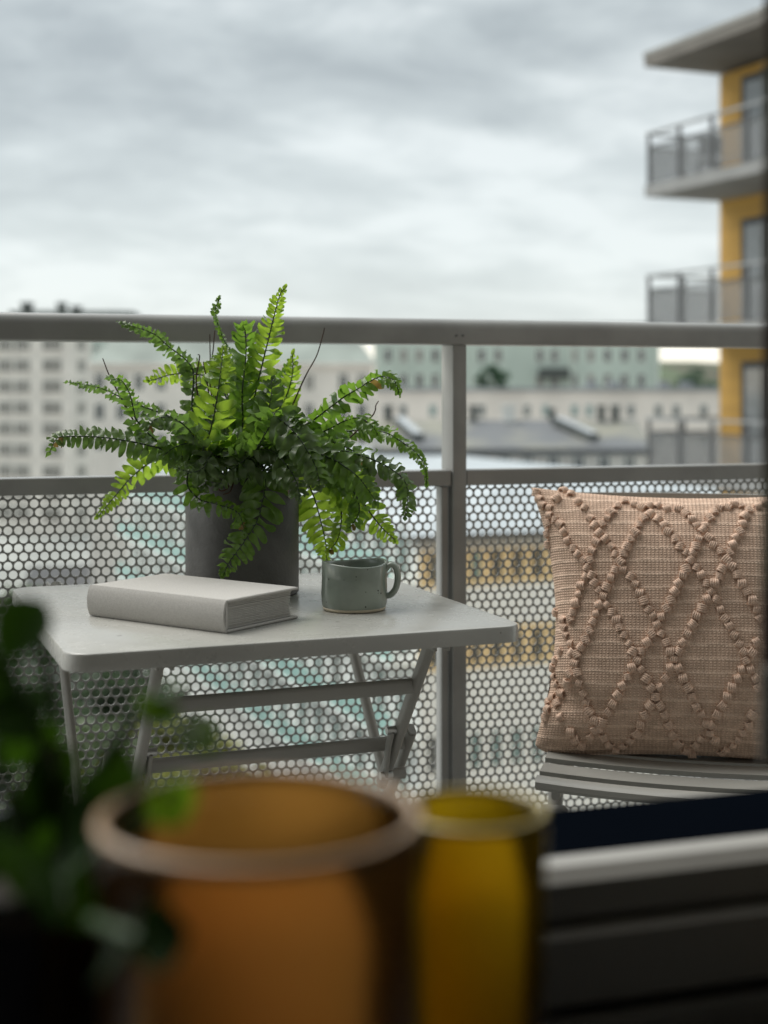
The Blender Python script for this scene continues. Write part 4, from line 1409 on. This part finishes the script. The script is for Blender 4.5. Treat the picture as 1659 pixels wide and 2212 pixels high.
bp = nt.nodes.new('ShaderNodeBump'); bp.inputs['Strength'].default_value = .95; bp.inputs['Distance'].default_value = .0022
nt.links.new(hgt, bp.inputs['Height'])
bs = nt.nodes['Principled BSDF']; nt.links.new(bp.outputs[0], bs.inputs['Normal'])
src = bs.inputs['Base Color'].links[0].from_socket
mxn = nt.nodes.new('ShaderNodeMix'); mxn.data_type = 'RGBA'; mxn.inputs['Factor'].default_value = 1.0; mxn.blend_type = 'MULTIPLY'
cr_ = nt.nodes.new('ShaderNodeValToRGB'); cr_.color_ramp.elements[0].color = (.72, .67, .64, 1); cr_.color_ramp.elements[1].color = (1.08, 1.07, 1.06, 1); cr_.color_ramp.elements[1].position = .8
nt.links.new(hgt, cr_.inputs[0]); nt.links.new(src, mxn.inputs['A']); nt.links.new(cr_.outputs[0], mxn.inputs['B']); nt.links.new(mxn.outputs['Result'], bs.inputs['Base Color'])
M_tuft = mat('cushion_tuft_yarn', (0.80, 0.59, 0.465), 0.95, 0.16, 140, 0.5, 600, spec=.1)

CW, CHT, CT = .475, .415, .092
cc = P(1483, 1349, 2.155)
CLEAN = R(13)
cm = Matrix.Translation(cc) @ Matrix.Rotation(-YAW + R(-9), 4, 'Z') @ Matrix.Rotation(-CLEAN, 4, 'X')
cu = thing('cushion', 'dusty pink woven cushion with tufted diamond lines leaning on the folding chair', 'cushion')
cu.matrix_world = cm
N = 56
def pil(s, t, sidey):
    e = (1 - s * s) * (1 - t * t)
    x = CW / 2 * s * (1 - .17 * (1 - t * t) * abs(s) ** 3) * (1 - (.05 if t < 0 else .0) * (s * t) ** 8)
    z = CHT / 2 * t * (1 - .075 * (1 - s * s) * abs(t) ** 3) * (1 - (.10 if t < 0 else .0) * (s * t) ** 8)
    th_ = CT * (max((1 - abs(s) ** 2.4) * (1 - abs(t) ** 2.4), 0) ** .5)
    if t < 0:                         # belly sinks towards the seat
        th_ *= 1 + .20 * (-t) * (1 - abs(t))
    # plump corner folded over at the bottom left
    wr = .0040 * math.sin(s * 5 + t * 3) * e
    if s < -.35:
        wr += .017 * math.exp(-((t + .70 + (s + .35) * .35) / .10) ** 2) * min(1, (-s - .35) * 2.2) * -1
        wr += .008 * math.sin(t * 12 + s * 7) * (-s - .35) * (1 - s * s)
    z += .012 * s * (1 - abs(t)) * .2
    y = (-1 if sidey < 0 else 1) * th_ + (-wr if sidey < 0 else 0)
    return Vector((x, y, z))
mb = MB()
vs, fs, uvs = [], [], []
for sidey in (-1, 1):
    for i in range(N + 1):
        for j in range(N + 1):
            s = math.sin((i / N * 2 - 1) * math.pi / 2 * .999)
            t = math.sin((j / N * 2 - 1) * math.pi / 2 * .999)
            vs.append(pil(s, t, sidey))
            uvs.append((s * .5 + .5, t * .5 + .5))
    o = 0 if sidey < 0 else (N + 1) ** 2
    for i in range(N):
        for j in range(N):
            a = o + i * (N + 1) + j
            q = (a, a + N + 1, a + N + 2, a + 1)
            fs.append(q if sidey < 0 else q[::-1])
mb.add(vs, fs, True)
me = mb.mesh('cover')
uvl = me.uv_layers.new(name='UVMap')
for lp in me.loops:
    uvl.data[lp.index].uv = uvs[lp.vertex_index]
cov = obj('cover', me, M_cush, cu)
bvh = BVHTree.FromPolygons(vs, fs)
mb = MB()
edge = [pil(math.sin(q), t, -1) for t, q in [(-1, i / 24 * math.pi - math.pi / 2) for i in range(25)]]
cinv = cm.inverted()
ceye = cinv @ Vector((0, 0, EYE))
TL = [
 [(110,140),(132,182),(152,222),(200,240),(245,180),(290,130),(340,150),(390,200),(430,240),(470,310),(500,360),(530,410),(570,450),(610,500),(640,550),(670,600),(690,652),(740,700),(770,750),(800,810),(830,860),(860,920),(890,960),(920,1020),(945,1080),(980,1140),(1005,1200),(1030,1250),(1060,1310),(1090,1380),(1120,1440),(1150,1500),(1180,1570),(1215,1620),(1240,1680),(1270,1740),(1300,1790),(1345,1870)],
 [(700,200),(650,230),(610,270),(585,310),(550,350),(520,410),(510,470),(480,530),(470,590),(450,640),(440,700),(410,760),(395,820),(375,880),(355,940),(340,980),(300,1040),(310,1090),(340,1150),(350,1210),(370,1280),(385,1340),(400,1410),(425,1480),(450,1540),(465,1600),(500,1660),(530,1710),(560,1770),(600,1820),(640,1860)],
 [(870,285),(830,310),(795,355),(770,405),(740,450),(715,500),(690,545),(660,600),(640,655),(610,710),(580,770),(560,830),(530,890),(510,950),(490,1000),(465,1060),(440,1120),(410,1170),(380,1220),(350,1290),(330,1350),(320,1410),(280,1480),(220,1510),(190,1540),(150,1580),(120,1630)],
 [(920,320),(965,360),(990,400),(1040,450),(1070,500),(1110,540),(1140,590),(1180,640),(1210,690),(1250,745),(1275,800),(1310,850),(1340,920),(1370,980),(1400,1030),(1430,1090),(1465,1150),(1495,1200),(1510,1260),(1540,1320),(1575,1380),(1590,1440)],
 [(770,222),(815,240),(860,232),(920,230),(980,250),(1060,250),(1110,280),(1150,320),(1180,360),(1220,390),(1260,440),(1290,490),(1340,530),(1380,590),(1410,630),(1450,690),(1480,750),(1515,800),(1550,860),(1580,920),(1600,980)],
 [(1300,270),(1270,310),(1235,360),(1215,400),(1195,450),(1175,500),(1150,545),(1130,600),(1110,650),(1090,690),(1060,745),(1035,800),(1010,855),(980,910),(945,970),(880,1085),(850,1140),(810,1200),(780,1260),(750,1310),(720,1370),(685,1430),(655,1490),(620,1550),(590,1605),(550,1670),(500,1720),(470,1770),(410,1830)],
 [(1530,260),(1500,300),(1490,350),(1470,400),(1440,440),(1420,490),(1400,540),(1370,600),(1350,650),(1330,700),(1300,745),(1250,850),(1215,910),(1180,960),(1155,1020),(1120,1080),(1090,1140),(1060,1200),(1005,1310),(970,1380),(935,1440),(905,1500),(870,1560),(830,1620),(805,1690),(780,1745),(740,1790),(690,1830)],
 [(270,350),(295,400),(320,460),(360,510),(390,550),(430,590),(460,640),(480,690),(500,740),(530,790),(580,890),(615,940),(645,990),(665,1040),(695,1090),(730,1150),(755,1200),(785,1260),(810,1320),(845,1380),(875,1440),(935,1560),(965,1620),(995,1690),(1020,1750),(1060,1810),(1110,1860),(1150,1880)],
 [(1580,1140),(1550,1210),(1480,1320),(1455,1380),(1415,1440),(1385,1500),(1350,1560),(1315,1620),(1280,1690),(1210,1780),(1170,1820)],
 [(1550,1620),(1530,1690),(1490,1740),(1460,1790),(1420,1830),(1375,1855)],
 [(245,940),(290,990),(270,1200),(240,1260),(225,1310),(232,1370),(250,1420),(270,1470)],
 [(200,290),(190,345),(185,415),(192,485),(182,540),(235,320)],
 [(1330,243),(1390,240),(1430,220),(1480,230),(1590,235),(1640,215)],
 [(250,1550),(270,1640),(340,1740),(372,1790)],
]
tm = MB()
for k in range(4):       # four little yarn loops side by side
    y_ = (k - 1.5) * .0027
    lp = [Vector((-.0055 + .0005 * k, y_, -.001)), Vector((-.0058, y_ * 1.1, .0042)), Vector((-.002, y_ * 1.2, .0086 - .0012 * abs(k - 1.5))), Vector((.0028, y_ * 1.2, .0070)), Vector((.0058, y_ * 1.05, .0036)), Vector((.0052, y_, -.001))]
    tm.tube(lp, .0019, 5, cap=False)
tme = tm.mesh('tuft'); tme.materials.append(M_tuft)
done = []
rt = random.Random(5)
for ln in TL:
    for (zx, zy) in ln:
        if any((zx - a) ** 2 + (zy - b) ** 2 < 26 ** 2 for a, b in done) or len(done) >= 300:
            continue
        px, py = 1123.3 + zx * .3229, 1019.6 + zy * .3229
        dv = (cinv @ P(px, py, 1.0)) - ceye
        h, nr_, _, _ = bvh.ray_cast(ceye, dv.normalized())
        if h is None:
            h, nr_, _, dist = bvh.find_nearest(ceye + dv * 2.13)
            if h is None or dist > .02:
                continue
        done.append((zx, zy))
        if nr_.dot(dv) > 0:
            nr_ = -nr_
        q = nr_.to_track_quat('Z', 'X').to_matrix().to_4x4()
        o = obj('tuft', tme, None, cu)
        sc_ = rt.uniform(.74, .98)
        o.matrix_local = Matrix.Translation(h - nr_ * .0012) @ q @ Matrix.Rotation(rt.uniform(0, 6.28), 4, 'Z') @ Matrix.Scale(sc_, 4)

# ------------------------------------------------------------------ indoors: desk, vases, houseplant, curtain
DZ = EYE - .405
M_desk = mat('desk_black_stain', (0.012, 0.013, 0.016), 0.4, 0.2, 10)
desk = thing('desk', 'black desk inside the window under the vases', 'desk', (-.3, .4, 0))
mb = MB(); mb.bbox((-1.1, -.28, DZ - .03), (.85, .385, DZ), .003); obj('desktop', mb, M_desk, desk)
for sx in (-1.05, .80):
    for sy in (-.24, .35):
        mb = MB(); mb.bbox((sx - .02, sy - .02, 0), (sx + .02, sy + .02, DZ - .031)); obj('leg', mb, M_desk, desk)

def vase(name, label, x, vrim, d, rad, m, rimm, lip):
    c = P(x, vrim, d)
    root = thing(name, label, 'vase', (c.x, c.y, DZ + .0005))
    H = c.z - DZ
    mb = MB()
    mb.lathe([(.0005, 0), (rad * .90, 0), (rad * .95, .004), (rad * .955, H * .5), (rad * .965, H - .028), (rad, H - .010), (rad * 1.0, H - .003), (rad * .985, H), (rad - lip, H), (rad - lip - .002, H - .004), (rad * .91, H - .03), (rad * .90, .010), (.0005, .008)], 96)
    bo = smooth_auto(obj('body', mb, m, root), 60)
    mb = MB(); mb.tube([((rad - lip * .5) * math.cos(k * math.pi / 40), (rad - lip * .5) * math.sin(k * math.pi / 40), H + .0006) for k in range(81)], lip * .56, 8, cap=False)
    obj('rim', mb, rimm, root)  # paler than the glass: sky reflection put into the rim colour
    return root
def glass_mat(name, through, body, transl, glow):
    """thin tinted glass wall: tinted see-through, a little milky scatter, clear gloss on top"""
    m = bpy.data.materials.new(name)
    m.use_nodes = True
    nt = m.node_tree
    b = nt.nodes['Principled BSDF']
    b.inputs['Base Color'].default_value = (*body, 1)
    b.inputs['Roughness'].default_value = .25
    t = nt.nodes.new('ShaderNodeBsdfRefraction')
    t.inputs['IOR'].default_value = 1.12
    t.inputs['Roughness'].default_value = .42
    tc = nt.nodes.new('ShaderNodeTexCoord')
    nz = nt.nodes.new('ShaderNodeTexNoise')
    nz.inputs['Scale'].default_value = 11
    nz.inputs['Distortion'].default_value = .8
    nt.links.new(tc.outputs['Object'], nz.inputs['Vector'])
    mx = nt.nodes.new('ShaderNodeMix')
    mx.data_type = 'RGBA'
    nt.links.new(nz.outputs[0], mx.inputs['Factor'])
    mx.inputs['A'].default_value = (*[c * .88 for c in through], 1)
    mx.inputs['B'].default_value = (*[min(1, c * 1.12) for c in through], 1)
    nt.links.new(mx.outputs['Result'], t.inputs['Color'])
    tr = nt.nodes.new('ShaderNodeBsdfTranslucent')
    tr.inputs['Color'].default_value = (*[c ** .5 for c in glow], 1)
    m1 = nt.nodes.new('ShaderNodeMixShader')
    m1.inputs[0].default_value = .85
    nt.links.new(b.outputs[0], m1.inputs[1])
    nt.links.new(tr.outputs[0], m1.inputs[2])
    m2 = nt.nodes.new('ShaderNodeMixShader')
    m2.inputs[0].default_value = transl
    nt.links.new(t.outputs[0], m2.inputs[1])
    nt.links.new(m1.outputs[0], m2.inputs[2])
    fr_ = nt.nodes.new('ShaderNodeFresnel')
    fr_.inputs[0].default_value = 1.45
    gl = nt.nodes.new('ShaderNodeBsdfGlossy')
    gl.inputs['Roughness'].default_value = .08
    m3 = nt.nodes.new('ShaderNodeMixShader')
    nt.links.new(fr_.outputs[0], m3.inputs[0])
    nt.links.new(m2.outputs[0], m3.inputs[1])
    nt.links.new(gl.outputs[0], m3.inputs[2])
    nt.links.new(m3.outputs[0], nt.nodes['Material Output'].inputs['Surface'])
    return m
M_amber = glass_mat('vase_amber', (.93, .62, .28), (.55, .24, .04), .2, (1.0, .46, .09))
M_yel = glass_mat('vase_yellow', (.95, .72, .09), (.55, .36, .02), .22, (1.0, .62, .02))
vase('amber_vase', 'wide amber glass vase indoors in front of the table', 560, 1772, .52, .0595, M_amber, mat('amber_rim_sheen', (.50, .33, .19), .3, .05, 9, coat=.3), .004)
vase('yellow_vase', 'narrow yellow glass vase indoors, right of the amber vase', 1022, 1756, .64, .0335, M_yel, mat('yellow_rim_sheen', (.52, .42, .16), .3, .05, 9, coat=.3), .003)

M_hleaf = mat('houseplant_leaf', (.012, .035, .006), .35, .3, 30, transl=.35, tcol=(.04, .10, .005), spec=.3)
M_hyoung = mat('houseplant_young_leaf', (.05, .11, .015), .35, .3, 30, transl=.5, tcol=(.20, .36, .015), spec=.4)
M_hpot = mat('houseplant_pot', (.010, .011, .012), .18, .1, 8, coat=.5)
hpc = P(25, 2060, .61)
hp_ = thing('houseplant', 'dark leafy houseplant in a black pot indoors, left of the amber vase', 'houseplant', (hpc.x, hpc.y, DZ + .0005), -YAW)
hinv = (Matrix.Translation(hp_.location) @ Matrix.Rotation(-YAW, 4, 'Z')).inverted()
HPH = .205
mb = MB(); mb.lathe([(.0005, 0), (.048, 0), (.053, .004), (.062, HPH - .02), (.065, HPH - .004), (.064, HPH), (.060, HPH), (.057, HPH - .01), (.046, .01), (.0005, .008)], 48); smooth_auto(obj('pot', mb, M_hpot, hp_), 50)
mb = MB(); mb.lathe([(.056, HPH - .014), (.0005, HPH - .008)], 30); obj('soil', mb, M_soil, hp_)

def big_leaf(o, tip, wdt, nor_h, curl=.15):
    ax = tip - o
    L = ax.length
    ax = ax / L
    sdv = ax.cross(nor_h).normalized()
    nn = sdv.cross(ax).normalized()
    vs, fs = [], []
    st = 9
    for i in range(st + 1):
        t = i / st
        w_ = wdt * (math.sin(math.pi * min(1, t ** .8)) ** .75) * .5
        c = o + ax * (L * t) - nn * (L * curl * (t - .4) ** 2)
        vs += [c - sdv * w_ + nn * w_ * .25, c, c + sdv * w_ + nn * w_ * .25]
    for i in range(st):
        a = i * 3
        fs += [(a, a + 1, a + 4, a + 3), (a + 1, a + 2, a + 5, a + 4)]
    return vs, fs

stems = [
 [(110, 1920, .60), (135, 1800, .60), (95, 1620, .60), (30, 1480, .60), (-30, 1400, .60)],
 [(120, 1920, .61), (175, 1760, .61), (215, 1660, .61), (280, 1560, .61), (345, 1500, .61)],
 [(130, 1930, .56), (230, 1830, .54), (310, 1780, .53), (370, 1700, .52)],
 [(60, 1920, .58), (30, 1760, .58), (-20, 1600, .58)],
 [(90, 1920, .62), (95, 1750, .63), (120, 1600, .63), (110, 1480, .63), (70, 1340, .63)],
]
for pts in stems:
    mb = MB(); cur = catmull([hinv @ P(*q) for q in pts], 6); mb.tube(cur, [.0042 * (1 - .5 * i / len(cur)) for i in range(len(cur))], 7); obj('stem', mb, mat('houseplant_stem', (.03, .07, .015), .5), hp_)
hl = [  # base, tip, width in metres, distance
 (95, 1295, 0, 1425, .027, .63), (20, 1420, -60, 1540, .030, .60), (340, 1500, 385, 1488, .018, .61), (345, 1505, 330, 1560, .020, .61),
 (300, 1545, 395, 1545, .016, .61), (395, 1560, 465, 1628, .020, .60), (345, 1690, 395, 1785, .021, .52), (310, 1760, 190, 1690, .030, .55),
 (250, 1820, 330, 1690, .026, .56), (230, 1800, 150, 1720, .028, .58), (60, 1640, 150, 1740, .034, .60), (40, 1700, 130, 1830, .034, .60),
 (20, 1560, 110, 1640, .034, .60), (-10, 1500, 60, 1600, .036, .60), (170, 1820, 260, 1760, .026, .57), (120, 1880, 220, 1880, .034, .56),
 (290, 2040, 410, 2010, .024, .46), (300, 2010, 210, 2090, .030, .47), (30, 1880, -50, 1800, .036, .58), (110, 1850, 40, 1960, .040, .54), (160, 1880, 250, 1960, .036, .54),
 (130, 1760, 60, 1690, .030, .6), (215, 1660, 290, 1640, .020, .61), (175, 1740, 250, 1700, .022, .61),
]
rh = random.Random(3)
for x0, y0, x1, y1, wd_, d in hl:
    o, t = hinv @ P(x0, y0, d), hinv @ P(x1, y1, d + rh.uniform(-.02, .02))
    nrm = Vector((rh.uniform(-.4, .4), -.7, rh.uniform(.3, .9)))
    vs, fs = big_leaf(o, t, wd_, nrm)
    mb = MB(); mb.add(vs, fs, True); obj('leaf', mb, M_hyoung if x0 >= 300 and y0 < 1750 else M_hleaf, hp_)
mb = MB(); mb.tube(catmull([hinv @ P(200, 1990, .52), hinv @ P(250, 2010, .48), hinv @ P(300, 2030, .465)], 5), .003, 6); obj('stem', mb, mat('houseplant_stem', (.03, .07, .015), .5), hp_)

# curtain edge hanging at the right of the window
M_curt = mat('curtain_print', (.17, .13, .125), .9, .3, 9, transl=.5, col2=(.22, .22, .18))
M_hem = mat('curtain_hem', (.50, .49, .46), .9, .08, 20, transl=.2)
cb = P(1677, 1200, .80)
curt = thing('curtain', 'dark patterned curtain with pale lower band hanging at the right window edge', 'curtain', (cb.x, cb.y, 0), 0)
def curtain_sheet(z0, z1, dx=0.0):
    mb = MB()
    nx, nz = 60, 10
    for t_off in (0, .003):
        pass
    vs, fs = [], []
    for j in range(nz + 1):
        z = z0 + (z1 - z0) * j / nz
        lean_ = -.010 * (2.3 - z) / 1.6
        for i in range(nx + 1):
            x = i / nx * .42
            vs.append((x + lean_ + dx, .022 * math.sin(x * 95) * (.7 + .3 * math.sin(x * 31)), z))
    for j in range(nz):
        for i in range(nx):
            a = j * (nx + 1) + i
            fs.append((a, a + 1, a + nx + 2, a + nx + 1))
    k = len(vs)
    vs2 = [(x, y + .0016, z) for x, y, z in vs]
    mb.add(vs, fs, True)
    mb.add(vs2, [f[::-1] for f in fs], True)
    return mb
zb_ = P(1640, 1664, .80).z
zm_ = P(1640, 1450, .80).z
obj('cloth', curtain_sheet(zm_, 2.42), M_curt, curt)
obj('lower_band', curtain_sheet(zb_, zm_ - .001, -.0006), M_hem, curt)
mb = MB(); mb.tube([(-.3, 0, 2.44), (.6, 0, 2.44)], .010, 10); obj('rod', mb, M_steel, curt)
